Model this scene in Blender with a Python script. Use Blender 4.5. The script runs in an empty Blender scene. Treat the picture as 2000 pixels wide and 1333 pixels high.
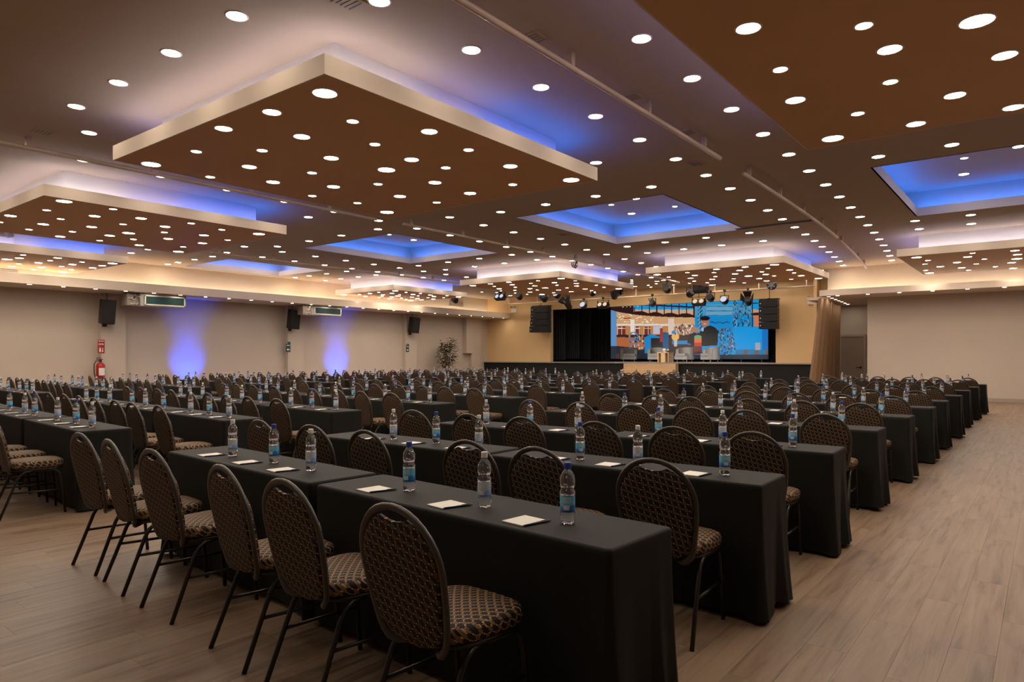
import bpy, bmesh, math, random
from mathutils import Vector, Matrix
random.seed(7)
PI = math.pi
# ------------------------------------------------------------------ camera
FPX, HZ, CH = 1340.0, 698.0, 1.43          # focal length in px (2000 px frame), horizon row, eye height
YAW = math.atan(1045.0 / FPX)
SN, CS = math.sin(YAW), math.cos(YAW)
S = bpy.context.scene
C = S.collection
cam = bpy.data.cameras.new('camera')
cam.sensor_width = 36.0
cam.lens = FPX / 2000.0 * 36.0
cam.shift_y = (HZ - 666.5) / 2000.0
cam.clip_end = 200
camo = bpy.data.objects.new('camera', cam)
camo.location = (0, 0, CH)
camo.rotation_euler = (PI / 2, 0, YAW)
C.objects.link(camo)
S.camera = camo
# ------------------------------------------------------------------ world and exposure
W = bpy.data.worlds.new('world'); S.world = W
W.use_nodes = True
W.node_tree.nodes['Background'].inputs[0].default_value = (0.02, 0.018, 0.016, 1)
W.node_tree.nodes['Background'].inputs[1].default_value = 0.3
S.view_settings.view_transform = 'Standard'
S.view_settings.look = 'None'
S.view_settings.gamma = 1
S.view_settings.use_curve_mapping = False
S.view_settings.exposure = 1.1
LAMP = 40.0            # radiance of a downlight lens
LAMP_COL = (1.0, 0.845, 0.68)
COVE = 9.0             # radiance of the LED strips

def P(x, y, H):        # photo pixel on the horizontal plane z = H -> X, Y
    k = (H - CH) / (HZ - y)
    z = FPX * k; xc = (x - 1000) * k
    return (xc * CS - z * SN, xc * SN + z * CS)
def PY(x, y, Y):       # photo pixel on the plane Y = const -> X, Y, Z
    r = (x - 1000) / FPX
    z = Y / (r * SN + CS)
    return ((r * CS - SN) * z, Y, CH + (HZ - y) * z / FPX)
def PX(x, y, X):       # photo pixel on the plane X = const
    r = (x - 1000) / FPX
    z = X / (r * CS - SN)
    return (X, (r * SN + CS) * z, CH + (HZ - y) * z / FPX)
def proj(X, Y, Z):
    xc = X * CS + Y * SN; z = -X * SN + Y * CS
    return 1000 + FPX * xc / z, HZ - FPX * (Z - CH) / z

# ------------------------------------------------------------------ materials
def srgb(r, g, b):
    f = lambda v: ((v / 255) / 12.92) if v / 255 <= 0.04045 else (((v / 255) + 0.055) / 1.055) ** 2.4
    return (f(r), f(g), f(b))
M = {}
def mat(name, col, rough=0.6, metal=0.0, noise=0.0, nscale=8.0, spec=0.5, bump=0.0, bscale=60.0):
    m = bpy.data.materials.new(name); m.use_nodes = True
    nt = m.node_tree; b = nt.nodes['Principled BSDF']
    b.inputs['Base Color'].default_value = (*col, 1)
    b.inputs['Roughness'].default_value = rough
    b.inputs['Metallic'].default_value = metal
    b.inputs['Specular IOR Level'].default_value = spec
    tc = nt.nodes.new('ShaderNodeTexCoord')
    if noise > 0:
        n = nt.nodes.new('ShaderNodeTexNoise'); n.inputs['Scale'].default_value = nscale; n.inputs['Detail'].default_value = 4
        nt.links.new(tc.outputs['Object'], n.inputs['Vector'])
        mx = nt.nodes.new('ShaderNodeMix'); mx.data_type = 'RGBA'
        mx.inputs['A'].default_value = (*[c * (1 - noise) for c in col], 1)
        mx.inputs['B'].default_value = (*[min(1, c * (1 + noise)) for c in col], 1)
        nt.links.new(n.outputs['Fac'], mx.inputs['Factor'])
        nt.links.new(mx.outputs['Result'], b.inputs['Base Color'])
    if bump > 0:
        n2 = nt.nodes.new('ShaderNodeTexNoise'); n2.inputs['Scale'].default_value = bscale
        nt.links.new(tc.outputs['Object'], n2.inputs['Vector'])
        bp = nt.nodes.new('ShaderNodeBump'); bp.inputs['Strength'].default_value = bump
        nt.links.new(n2.outputs['Fac'], bp.inputs['Height']); nt.links.new(bp.outputs['Normal'], b.inputs['Normal'])
    M[name] = m
    return m
def emit(name, col, strength):
    m = bpy.data.materials.new(name); m.use_nodes = True
    nt = m.node_tree; nt.nodes.clear()
    e = nt.nodes.new('ShaderNodeEmission'); o = nt.nodes.new('ShaderNodeOutputMaterial')
    e.inputs[0].default_value = (*col, 1); e.inputs[1].default_value = strength
    nt.links.new(e.outputs[0], o.inputs[0])
    M[name] = m
    return m
def attr_mat(name, emission=0.0, rough=0.5):
    m = bpy.data.materials.new(name); m.use_nodes = True
    nt = m.node_tree; b = nt.nodes['Principled BSDF']
    a = nt.nodes.new('ShaderNodeAttribute'); a.attribute_name = 'paint'
    b.inputs['Roughness'].default_value = rough
    if emission > 0:
        b.inputs['Base Color'].default_value = (0.01, 0.01, 0.01, 1)
        nt.links.new(a.outputs['Color'], b.inputs['Emission Color'])
        b.inputs['Emission Strength'].default_value = emission
    else:
        nt.links.new(a.outputs['Color'], b.inputs['Base Color'])
    M[name] = m
    return m

mat('ceiling_paint', (0.48, 0.37, 0.265), 0.8, noise=0.03, nscale=3)
mat('panel_brown', (0.60, 0.335, 0.165), 0.6, noise=0.05, nscale=2)
mat('panel_cream', (0.64, 0.54, 0.44), 0.7, noise=0.03, nscale=3)
mat('cove_white', (0.72, 0.66, 0.60), 0.75, noise=0.02, nscale=3)
mat('wall_beige', (0.57, 0.49, 0.415), 0.75, noise=0.03, nscale=1.5, bump=0.02, bscale=90)
mat('wall_cream', (0.62, 0.51, 0.38), 0.75, noise=0.02, nscale=2)
mat('wall_yellow', (0.76, 0.53, 0.265), 0.7, noise=0.03, nscale=2)
mat('baseboard_paint', (0.40, 0.33, 0.27), 0.6)
mat('black_cloth', (0.0062, 0.0068, 0.0064), 0.70, noise=0.15, nscale=30, spec=0.26, bump=0.06, bscale=14)
mat('black_metal', (0.012, 0.011, 0.010), 0.35, spec=0.5)
mat('bronze_frame', (0.046, 0.035, 0.026), 0.40, spec=0.6, noise=0.25, nscale=60)
mat('black_plastic', (0.008, 0.008, 0.008), 0.5)
mat('speaker_grille', (0.006, 0.006, 0.006), 0.7, noise=0.3, nscale=120)
mat('stage_black', (0.006, 0.007, 0.007), 0.8, noise=0.2, nscale=4)
mat('drape_black', (0.016, 0.021, 0.023), 0.85, noise=0.2, nscale=6)
mat('stage_floor', (0.34, 0.31, 0.28), 0.45, noise=0.1, nscale=3)
mat('wood_light', (0.62, 0.43, 0.24), 0.5, noise=0.12, nscale=6)
mat('pipe_paint', (0.60, 0.47, 0.37), 0.45, noise=0.03)
mat('trim_white', (0.75, 0.70, 0.62), 0.5)
mat('grey_metal', (0.42, 0.40, 0.37), 0.4, metal=0.3)
mat('vent_grey', (0.30, 0.25, 0.21), 0.6)
mat('teal_glass', (0.012, 0.05, 0.05), 0.25)
mat('curtain_brown', (0.24, 0.138, 0.072), 0.75, noise=0.12, nscale=12)
mat('door_paint', (0.30, 0.235, 0.18), 0.5)
mat('paper', (0.80, 0.77, 0.72), 0.7)
mat('pen_navy', (0.008, 0.014, 0.05), 0.3)
mat('cap_blue', (0.012, 0.06, 0.34), 0.4)
mat('cap_white', (0.72, 0.72, 0.70), 0.4)
mat('red_paint', (0.42, 0.012, 0.012), 0.35)
mat('sign_red', (0.38, 0.02, 0.015), 0.5)
mat('sign_green', (0.01, 0.065, 0.05), 0.5)
mat('sign_white', (0.80, 0.80, 0.78), 0.5)
mat('armchair_grey', (0.30, 0.30, 0.30), 0.85, noise=0.1, nscale=20)
mat('leaf_green', (0.055, 0.060, 0.022), 0.5, noise=0.3, nscale=9)
mat('stem_tan', (0.22, 0.14, 0.07), 0.7)
mat('pot_dark', (0.03, 0.025, 0.02), 0.5)
mat('flower_white', (0.8, 0.76, 0.7), 0.7)
mat('lens_dark', (0.05, 0.055, 0.07), 0.15)
emit('lamp_lens', LAMP_COL, LAMP)
emit('led_warm', (1.0, 0.86, 0.68), COVE * 1.4)
emit('led_white', (0.80, 0.79, 1.0), COVE * 0.95)
emit('led_lavender', (0.34, 0.36, 1.0), COVE * 0.95)
emit('led_blue', (0.005, 0.13, 1.0), COVE * 1.6)
emit('led_coffer', (0.004, 0.17, 1.0), COVE * 0.85)
emit('lamp_cool', (0.75, 0.8, 1.0), 0.4)
emit('lamp_amber', (1.0, 0.75, 0.5), 0.4)

def wood_floor():
    m = bpy.data.materials.new('laminate'); m.use_nodes = True
    nt = m.node_tree; N = nt.nodes; L = nt.links; b = N['Principled BSDF']
    geo = N.new('ShaderNodeNewGeometry')
    at = N.new('ShaderNodeAttribute'); at.attribute_name = 'plank'   # per plank random value (0..1)
    mp = N.new('ShaderNodeMapping'); mp.inputs['Scale'].default_value = (14, 0.9, 1)
    add = N.new('ShaderNodeVectorMath'); add.operation = 'ADD'
    scl = N.new('ShaderNodeVectorMath'); scl.operation = 'SCALE'; scl.inputs['Scale'].default_value = 37.0
    L.new(at.outputs['Color'], scl.inputs[0])
    L.new(geo.outputs['Position'], mp.inputs['Vector'])
    L.new(mp.outputs[0], add.inputs[0]); L.new(scl.outputs[0], add.inputs[1])
    n1 = N.new('ShaderNodeTexNoise'); n1.inputs['Scale'].default_value = 1.3; n1.inputs['Detail'].default_value = 8; n1.inputs['Roughness'].default_value = 0.65; n1.inputs['Distortion'].default_value = 0.6
    L.new(add.outputs[0], n1.inputs['Vector'])
    r = N.new('ShaderNodeValToRGB'); cr = r.color_ramp
    cr.elements[0].position = 0.25; cr.elements[0].color = (0.078, 0.047, 0.029, 1)
    cr.elements[1].position = 0.72; cr.elements[1].color = (0.272, 0.190, 0.130, 1)
    e = cr.elements.new(0.46); e.color = (0.203, 0.134, 0.087, 1)
    L.new(n1.outputs['Fac'], r.inputs[0])
    # knots
    mp2 = N.new('ShaderNodeMapping'); mp2.inputs['Scale'].default_value = (4.5, 1.6, 1)
    L.new(geo.outputs['Position'], mp2.inputs['Vector'])
    n2 = N.new('ShaderNodeTexNoise'); n2.inputs['Scale'].default_value = 1.0; n2.inputs['Detail'].default_value = 3
    L.new(mp2.outputs[0], n2.inputs['Vector'])
    r2 = N.new('ShaderNodeValToRGB'); r2.color_ramp.elements[0].position = 0.62; r2.color_ramp.elements[0].color = (1, 1, 1, 1)
    r2.color_ramp.elements[1].position = 0.80; r2.color_ramp.elements[1].color = (0.50, 0.42, 0.36, 1)
    L.new(n2.outputs['Fac'], r2.inputs[0])
    mul = N.new('ShaderNodeMix'); mul.data_type = 'RGBA'; mul.blend_type = 'MULTIPLY'; mul.inputs['Factor'].default_value = 1
    L.new(r.outputs[0], mul.inputs['A']); L.new(r2.outputs[0], mul.inputs['B'])
    # per plank tone
    mr = N.new('ShaderNodeMapRange'); mr.inputs['To Min'].default_value = 0.94; mr.inputs['To Max'].default_value = 1.07
    L.new(at.outputs['Fac'], mr.inputs['Value'])
    sc = N.new('ShaderNodeVectorMath'); sc.operation = 'SCALE'
    L.new(mul.outputs['Result'], sc.inputs[0]); L.new(mr.outputs[0], sc.inputs['Scale'])
    L.new(sc.outputs[0], b.inputs['Base Color'])
    b.inputs['Roughness'].default_value = 0.42
    b.inputs['Specular IOR Level'].default_value = 0.35
    bp = N.new('ShaderNodeBump'); bp.inputs['Strength'].default_value = 0.04
    L.new(n1.outputs['Fac'], bp.inputs['Height']); L.new(bp.outputs[0], b.inputs['Normal'])
    M['laminate'] = m
wood_floor()

def weave(name, ax, cell, ang, brown, dark, gold, el=1.0):
    """basket weave of ribbed brown and black blocks with small gold dots at the block corners"""
    m = bpy.data.materials.new(name); m.use_nodes = True
    nt = m.node_tree; N = nt.nodes; L = nt.links; b = N['Principled BSDF']
    tc = N.new('ShaderNodeTexCoord'); sp = N.new('ShaderNodeSeparateXYZ'); L.new(tc.outputs['Object'], sp.inputs[0])
    def mth(op, a, bb=None, c=None):
        n = N.new('ShaderNodeMath'); n.operation = op
        for i, v in enumerate((a, bb, c)):
            if v is None: continue
            if isinstance(v, (int, float)): n.inputs[i].default_value = v
            else: L.new(v, n.inputs[i])
        return n.outputs[0]
    x = sp.outputs['X']; y = sp.outputs[ax]
    if ax == 'Y': x = mth('ADD', x, mth('MULTIPLY', sp.outputs['Z'], 0.9)); y = mth('ADD', y, mth('MULTIPLY', sp.outputs['Z'], 0.5))
    ca, sa = math.cos(ang) / cell, math.sin(ang) / cell
    u = mth('ADD', mth('MULTIPLY', x, ca), mth('MULTIPLY', y, sa))
    v = mth('DIVIDE', mth('SUBTRACT', mth('MULTIPLY', y, ca), mth('MULTIPLY', x, sa)), el)
    fu = mth('FLOOR', u); fv = mth('FLOOR', v)
    chk = mth('PINGPONG', mth('ADD', fu, fv), 1.0)          # 0/1 checker
    ru = mth('FRACT', u); rv = mth('FRACT', v)
    su = mth('GREATER_THAN', mth('FRACT', mth('MULTIPLY', ru, 3.0)), 0.20)   # ribs
    sv = mth('GREATER_THAN', mth('FRACT', mth('MULTIPLY', rv, 3.0)), 0.28)
    def mixc(fac, a, bb):
        n = N.new('ShaderNodeMix'); n.data_type = 'RGBA'
        L.new(fac, n.inputs['Factor'])
        for k, v_ in (('A', a), ('B', bb)):
            if isinstance(v_, tuple): n.inputs[k].default_value = (*v_, 1)
            else: L.new(v_, n.inputs[k])
        return n.outputs['Result']
    inr = mth('LESS_THAN', mth('ABSOLUTE', mth('SUBTRACT', rv, 0.5)), 0.40)
    cb = mixc(mth('MULTIPLY', su, inr), dark, brown)
    cd = mixc(sv, tuple(c * 2.2 for c in dark), dark)
    col = mixc(chk, cb, cd)
    du = mth('ABSOLUTE', mth('SUBTRACT', mth('FRACT', mth('ADD', u, 0.5)), 0.5))
    dv = mth('ABSOLUTE', mth('SUBTRACT', mth('FRACT', mth('ADD', v, 0.5)), 0.5))
    dot = mth('LESS_THAN', mth('ADD', mth('MULTIPLY', du, du), mth('MULTIPLY', mth('MULTIPLY', dv, dv), el * el)), 0.020)
    col = mixc(dot, col, gold)
    L.new(col, b.inputs['Base Color'])
    b.inputs['Roughness'].default_value = 0.7
    b.inputs['Specular IOR Level'].default_value = 0.3
    M[name] = m
weave('weave_back', 'Z', 0.0195, PI / 4, (0.120, 0.072, 0.044), (0.010, 0.008, 0.006), (0.62, 0.38, 0.19), 1.5)
weave('weave_seat', 'Y', 0.0215, 0.0, (0.23, 0.135, 0.070), (0.010, 0.008, 0.007), (0.62, 0.36, 0.16))

def clear_plastic():
    m = bpy.data.materials.new('clear_bottle'); m.use_nodes = True
    b = m.node_tree.nodes['Principled BSDF']
    b.inputs['Base Color'].default_value = (0.98, 0.99, 1.0, 1)
    b.inputs['Roughness'].default_value = 0.03
    b.inputs['IOR'].default_value = 1.40
    b.inputs['Transmission Weight'].default_value = 0.96
    M['clear_bottle'] = m
clear_plastic()

# ------------------------------------------------------------------ mesh helpers
class MB:
    def __init__(self): self.v = []; self.f = []; self.mi = []; self.sm = []
    def add(self, vs, fs, mi=0, smooth=False):
        o = len(self.v); self.v += [tuple(p) for p in vs]
        for f in fs: self.f.append(tuple(i + o for i in f)); self.mi.append(mi); self.sm.append(smooth)
    def box(self, a, b, mi=0):
        (x0, y0, z0), (x1, y1, z1) = a, b
        x0, x1 = min(x0, x1), max(x0, x1); y0, y1 = min(y0, y1), max(y0, y1); z0, z1 = min(z0, z1), max(z0, z1)
        self.add([(x0,y0,z0),(x1,y0,z0),(x1,y1,z0),(x0,y1,z0),(x0,y0,z1),(x1,y0,z1),(x1,y1,z1),(x0,y1,z1)],
                 [(0,3,2,1),(4,5,6,7),(0,1,5,4),(1,2,6,5),(2,3,7,6),(3,0,4,7)], mi)
    def prism(self, pts, z0, z1, mi=0):            # pts counter-clockwise seen from above
        n = len(pts)
        self.add([(x, y, z0) for x, y in pts] + [(x, y, z1) for x, y in pts],
                 [tuple(range(n - 1, -1, -1)), tuple(range(n, 2 * n))] + [(i, (i + 1) % n, n + (i + 1) % n, n + i) for i in range(n)], mi)
    def tube(self, path, r, n=8, mi=0, ry=None, closed=False, cap=True):
        path = [Vector(p) for p in path]; k = len(path); vs = []
        ref = Vector((0, 0, 1))
        for i, p in enumerate(path):
            if closed: t = path[(i + 1) % k] - path[i - 1]
            else: t = path[min(i + 1, k - 1)] - path[max(i - 1, 0)]
            t.normalize()
            rr = ref if abs(t.dot(ref)) < 0.93 else Vector((0, 1, 0))
            if i == 0: a = t.cross(rr).normalized()
            else:
                a = (a - t * a.dot(t)).normalized()
            b = t.cross(a)
            ri = r[i] if isinstance(r, (list, tuple)) else r
            r2 = ry if ry else ri
            for j in range(n):
                th = 2 * PI * (j + 0.5) / n
                vs.append(p + a * math.cos(th) * ri + b * math.sin(th) * r2)
        fs = []
        for i in range(k if closed else k - 1):
            for j in range(n):
                i2 = (i + 1) % k
                fs.append((i * n + j, i * n + (j + 1) % n, i2 * n + (j + 1) % n, i2 * n + j))
        if cap and not closed: fs += [tuple(range(n - 1, -1, -1)), tuple((k - 1) * n + j for j in range(n))]
        self.add(vs, fs, mi, True)
    def lathe(self, prof, n=16, mi=0, c=(0, 0, 0), cap=True, axis='z'):
        vs = []
        for r, z in prof:
            for j in range(n):
                a = 2 * PI * j / n
                p = (r * math.cos(a), r * math.sin(a), z)
                if axis == 'y': p = (p[0], z, p[1])
                if axis == 'x': p = (z, p[0], p[1])
                vs.append((c[0] + p[0], c[1] + p[1], c[2] + p[2]))
        fs = []
        for i in range(len(prof) - 1):
            for j in range(n):
                fs.append((i * n + j, i * n + (j + 1) % n, (i + 1) * n + (j + 1) % n, (i + 1) * n + j))
        self.add(vs, fs, mi, True)
        if cap:
            m = len(prof) - 1
            self.add([vs[j] for j in range(n)], [tuple(range(n - 1, -1, -1))], mi)
            self.add([vs[m * n + j] for j in range(n)], [tuple(range(n))], mi)
    def grid(self, fn, nu, nv, mi=0, smooth=True):
        vs = [fn(i / nu, j / nv) for j in range(nv + 1) for i in range(nu + 1)]
        fs = [(j * (nu + 1) + i, j * (nu + 1) + i + 1, (j + 1) * (nu + 1) + i + 1, (j + 1) * (nu + 1) + i) for j in range(nv) for i in range(nu)]
        self.add(vs, fs, mi, smooth)
    def mesh(self, name, mats):
        me = bpy.data.meshes.new(name); me.from_pydata(self.v, [], self.f)
        for m in ([mats] if isinstance(mats, str) else mats): me.materials.append(M[m])
        me.polygons.foreach_set('material_index', self.mi); me.polygons.foreach_set('use_smooth', self.sm)
        me.update()
        return me
    def build(self, name, mats, parent=None, loc=(0, 0, 0), rz=0):
        return link(name, self.mesh(name, mats), parent, loc, rz)
def fix_normals(me):
    bm = bmesh.new(); bm.from_mesh(me); bmesh.ops.recalc_face_normals(bm, faces=bm.faces); bm.to_mesh(me); bm.free(); return me
def link(name, me, parent=None, loc=(0, 0, 0), rz=0):
    o = bpy.data.objects.new(name, me); o.location = loc; o.rotation_euler = (0, 0, rz)
    C.objects.link(o)
    if parent: o.parent = parent
    return o
def empty(name, loc=(0, 0, 0), rz=0):
    o = bpy.data.objects.new(name, None); o.location = loc; o.rotation_euler = (0, 0, rz); o.empty_display_size = 0.1
    C.objects.link(o); return o
def tag(o, label=None, cat=None, group=None, kind=None):
    if label: o['label'] = label
    if cat: o['category'] = cat
    if group: o['group'] = group
    if kind: o['kind'] = kind
    return o
def struct(o): o['kind'] = 'structure'; return o
def copy_tree(o, parent=None):
    c = o.copy(); C.objects.link(c); c.parent = parent
    for ch in o.children: copy_tree(ch, c)
    return c
ORD = ['first', 'second', 'third', 'fourth', 'fifth', 'sixth', 'seventh', 'eighth', 'ninth', 'tenth', 'eleventh', 'twelfth', 'thirteenth', 'fourteenth', 'fifteenth', 'sixteenth', 'seventeenth', 'eighteenth', 'nineteenth', 'twentieth'] + ['twenty-' + w for w in ('first', 'second', 'third', 'fourth', 'fifth', 'sixth', 'seventh', 'eighth', 'ninth')] + ['thirtieth'] + ['thirty-' + w for w in ('first', 'second', 'third', 'fourth', 'fifth')]

# ------------------------------------------------------------------ room shell
XL, XR, YB, YR, YS = -24.25, 6.0, -7.0, 26.7, 28.9     # left wall, right wall, back wall, right-hand end wall, stage wall
HC, HP, HU = 4.6, 4.03, 5.2
# floor: base slab plus planks running towards the stage
fb = MB(); fb.box((XL - 0.3, YB - 0.3, -0.2), (XR + 0.3, 36.5, -0.014))
floor = tag(fb.build('floor', 'baseboard_paint'), 'brown oak laminate plank floor', kind='structure')
PW, PL, GAP = 0.19, 1.28, 0.0005
planks = []
ix0, ix1 = int(math.floor(XL / PW)), int(math.ceil(XR / PW))
for ix in range(ix0, ix1):
    off = (ix * 0.437) % 1.0 * PL
    iy = int(math.floor((YB - off) / PL))
    while iy * PL + off < 32.5:
        x0, y0 = ix * PW, iy * PL + off
        planks.append((x0, y0, ix, iy)); iy += 1
def plank_score(p):
    x, y = p[0] + PW / 2, p[1] + PL / 2
    z = -x * SN + y * CS
    if z < 0.8: return 0
    px, py = proj(x, y, 0)
    if not (-150 < px < 2150 and 0 < py < 1480): return 0
    clear = 1.0 if (x > -1.25 or (y < 2.3)) else (0.5 if -7.0 < x < -5.1 else 0.12)
    return clear / (z * z)
planks.sort(key=plank_score, reverse=True)
def rnd(ix, iy): return random.Random(ix * 7919 + iy * 104729 + 5).random()
def plank_mesh(val):
    b = MB(); b.box((GAP, GAP, -0.012), (PW - GAP, PL - GAP, 0))
    me = b.mesh('plank', 'laminate')
    a = me.color_attributes.new('plank', 'FLOAT_COLOR', 'POINT')
    a.data.foreach_set('color', [val, val, val, 1.0] * len(me.vertices))
    return me
PM = [plank_mesh((i + 0.5) / 24) for i in range(24)]
for x0, y0, ix, iy in planks[:300]:
    link('plank', PM[int(rnd(ix, iy) * 24)], floor, (x0, y0, 0))
fld = MB(); vals = []
for x0, y0, ix, iy in planks[300:]:
    xa, xb = max(x0 + GAP, XL), min(x0 + PW - GAP, XR)
    ya, yb = max(y0 + GAP, YB), min(y0 + PL - GAP, 32.5)
    if xb - xa < 0.01 or yb - ya < 0.01: continue
    fld.box((xa, ya, -0.012), (xb, yb, 0)); vals += [(int(rnd(ix, iy) * 24) + 0.5) / 24] * 8
fm = fld.mesh('plank_field', 'laminate')
a = fm.color_attributes.new('plank', 'FLOAT_COLOR', 'POINT')
a.data.foreach_set('color', [c for v in vals for c in (v, v, v, 1.0)])
tag(link('plank_field', fm, floor), kind='stuff')

# ceiling with four square coffers
COF = [(-9.5, -5.9, 12.35, 16.95), (-17.0, -13.2, 12.0, 16.2), (-2.3, 1.5, 12.75, 17.75), (-23.7, -20.8, 11.85, 15.55)]
cb = MB()
xs = sorted({XL, XR} | {c[0] for c in COF} | {c[1] for c in COF}); ys = sorted({YB, 30.5} | {c[2] for c in COF} | {c[3] for c in COF})
for i in range(len(xs) - 1):
    for j in range(len(ys) - 1):
        mx, my = (xs[i] + xs[i + 1]) / 2, (ys[j] + ys[j + 1]) / 2
        if any(c[0] < mx < c[1] and c[2] < my < c[3] for c in COF): continue
        cb.add([(xs[i], ys[j], HC), (xs[i], ys[j + 1], HC), (xs[i + 1], ys[j + 1], HC), (xs[i + 1], ys[j], HC)], [(0, 1, 2, 3)])
cb.box((XL - 0.3, YB - 0.3, 5.45), (XR + 0.3, 36.5, 5.6))
ceiling = tag(cb.build('ceiling', 'ceiling_paint'), 'flat beige-brown ceiling with square coffers and rows of downlights', kind='structure')
def ring_wall(x0, x1, y0, y1, z0, z1, name, m, parent, t=0.03, outward=True):
    b = MB()
    b.box((x0 - t, y0 - t, z0), (x0, y1 + t, z1)); b.box((x1, y0 - t, z0), (x1 + t, y1 + t, z1))
    b.box((x0, y0 - t, z0), (x1, y0, z1)); b.box((x0, y1, z0), (x1, y1 + t, z1))
    return b.build(name, m, parent)
def strip(parent, p, q, m, w=0.025, hgt=0.02):
    """a straight LED strip lying on a ledge from p to q"""
    b = MB(); p = Vector(p); q = Vector(q); d = (q - p).normalized(); n = Vector((-d.y, d.x, 0)) * w / 2
    vs = [p - n, q - n, q + n, p + n]; up = Vector((0, 0, hgt))
    b.add([*vs, *[v + up for v in vs]], [(0,3,2,1),(4,5,6,7),(0,1,5,4),(1,2,6,5),(2,3,7,6),(3,0,4,7)])
    return b.build('led_strip', m, parent)
for (x0, x1, y0, y1) in COF:
    ring_wall(x0, x1, y0, y1, HC, HC + 0.19, 'coffer_lip', 'cove_white', ceiling)
    L = 0.30
    b = MB(); zt = HC + 0.16
    b.box((x0 - L, y0 - L, zt), (x0 - 0.03, y1 + L, zt + 0.02)); b.box((x1 + 0.03, y0 - L, zt), (x1 + L, y1 + L, zt + 0.02))
    b.box((x0 - 0.03, y0 - L, zt), (x1 + 0.03, y0 - 0.03, zt + 0.02)); b.box((x0 - 0.03, y1 + 0.03, zt), (x1 + 0.03, y1 + L, zt + 0.02))
    b.build('coffer_ledge', 'cove_white', ceiling)
    ring_wall(x0 - L, x1 + L, y0 - L, y1 + L, HC + 0.16, HU, 'coffer_wall', 'cove_white', ceiling)
    b = MB(); b.box((x0 - L - .03, y0 - L - .03, HU), (x1 + L + .03, y1 + L + .03, HU + 0.03)); b.build('coffer_top', 'cove_white', ceiling)
    zs = HC + 0.185; e = 0.14
    strip(ceiling, (x0 - e, y0, zs), (x0 - e, y1, zs), 'led_coffer'); strip(ceiling, (x1 + e, y0, zs), (x1 + e, y1, zs), 'led_coffer')
    strip(ceiling, (x0, y0 - e, zs), (x1, y0 - e, zs), 'led_coffer'); strip(ceiling, (x0, y1 + e, zs), (x1, y1 + e, zs), 'led_coffer')

# walls
def wall(name, a, b_, m, label):
    b = MB(); b.box(a, b_); return tag(b.build(name, m), label, kind='structure')
wall_left = wall('wall_left', (XL - 0.3, YB - 0.3, -0.2), (XL, YS + 0.2, 5.6), 'wall_beige', 'long plain beige wall on the left with shallow pilasters')
wall('wall_right', (XR, YB - 0.3, -0.2), (XR + 0.3, YR + 0.3, 5.6), 'wall_beige', 'beige side wall beyond the right aisle')
wall('wall_back', (XL, YB - 0.3, -0.2), (XR, YB, 5.6), 'wall_beige', 'beige wall behind the camera')
wall_end = wall('wall_end', (-4.98, YR, -0.2), (XR, YR + 0.3, 5.6), 'wall_beige', 'plain white-beige end wall beside the alcove')
wall('wall_alcove_side', (-4.98, YR + 0.3, -0.2), (-4.7, 30.2, 3.55), 'wall_beige', 'return wall on the right of the door alcove')
wall_alcove = wall('wall_alcove', (-7.3, 30.2, -0.2), (-4.7, 30.4, 5.6), 'wall_beige', 'shadowed alcove back wall around the door')
b = MB(); b.box((-4.98, YR - 0.02, 0), (XR, YR, 0.12)); tag(b.build('baseboard_end', 'baseboard_paint'), 'low brown baseboard along the end wall', kind='structure')
b = MB(); b.box((XL, YB, 0), (XL + 0.02, 28.4, 0.1)); tag(b.build('baseboard_left', 'baseboard_paint'), 'low brown baseboard along the left wall', kind='structure')
# pilasters on the left wall
for (xa, xb) in ((192, 205), (556, 566), (786, 797), (915, 931)):
    ya, yb = PX(xa, 650, XL)[1], PX(xb, 650, XL + 0.0)[1]
    b = MB(); b.box((XL, ya, 0), (XL + 0.22, ya + 0.75, 3.5)); b.build('pilaster', 'wall_beige', wall_left)
b = MB(); yb = PX(903, 690, XL)[1]; b.box((XL, yb, CH + .2), (XL + 0.3, yb + 0.5, 3.5)); b.build('duct_box', 'wall_beige', wall_left)
# light shelf (soffit) along the left wall, with LED cove on top
SX0, SZ0, SZ1 = -22.6, 3.5, 3.77
b = MB(); b.box((XL, YB, SZ0), (SX0 - 0.05, YS, SZ1 - 0.08)); b.box((SX0 - 0.05, YB, SZ0), (SX0, YS, SZ1))
trim1 = tag(b.build('trim_1', 'panel_cream'), 'cream light shelf with glowing cove along the left wall', kind='structure')
b = MB(); b.box((XL, YB, SZ1 - 0.08), (XL + 0.01, YS, HC)); b.build('cove_back', 'wall_cream', trim1)
strip(trim1, (XL + 0.22, YB, SZ1 - 0.075), (XL + 0.22, YS, SZ1 - 0.075), 'led_warm', 0.03)
# light shelf over the right-hand end
EY0, EX0 = 25.0, -6.15
b = MB(); b.box((EX0, EY0 + 0.05, 3.52), (XR, YR, 3.65)); b.box((EX0, EY0, 3.52), (XR, EY0 + 0.05, 3.72)); b.box((EX0 - 0.85, YR + 0.001, 3.52), (-4.7, 30.2, 3.64))
trim2 = tag(b.build('trim_2', 'panel_cream'), 'cream light shelf with glowing cove above the right end wall', kind='structure')
strip(trim2, (EX0, YR - 0.6, 3.655), (XR, YR - 0.6, 3.655), 'led_warm', 0.03)
b = MB(); b.box((EX0, YR - 0.35, 3.65), (XR, YR, HC)); b.build('cove_back', 'wall_cream', trim2)
b = MB(); b.box((EX0 - 0.05, YR - 0.35, 3.65), (EX0, 26.9, HC)); b.build('cove_return', 'wall_cream', trim2)

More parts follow.
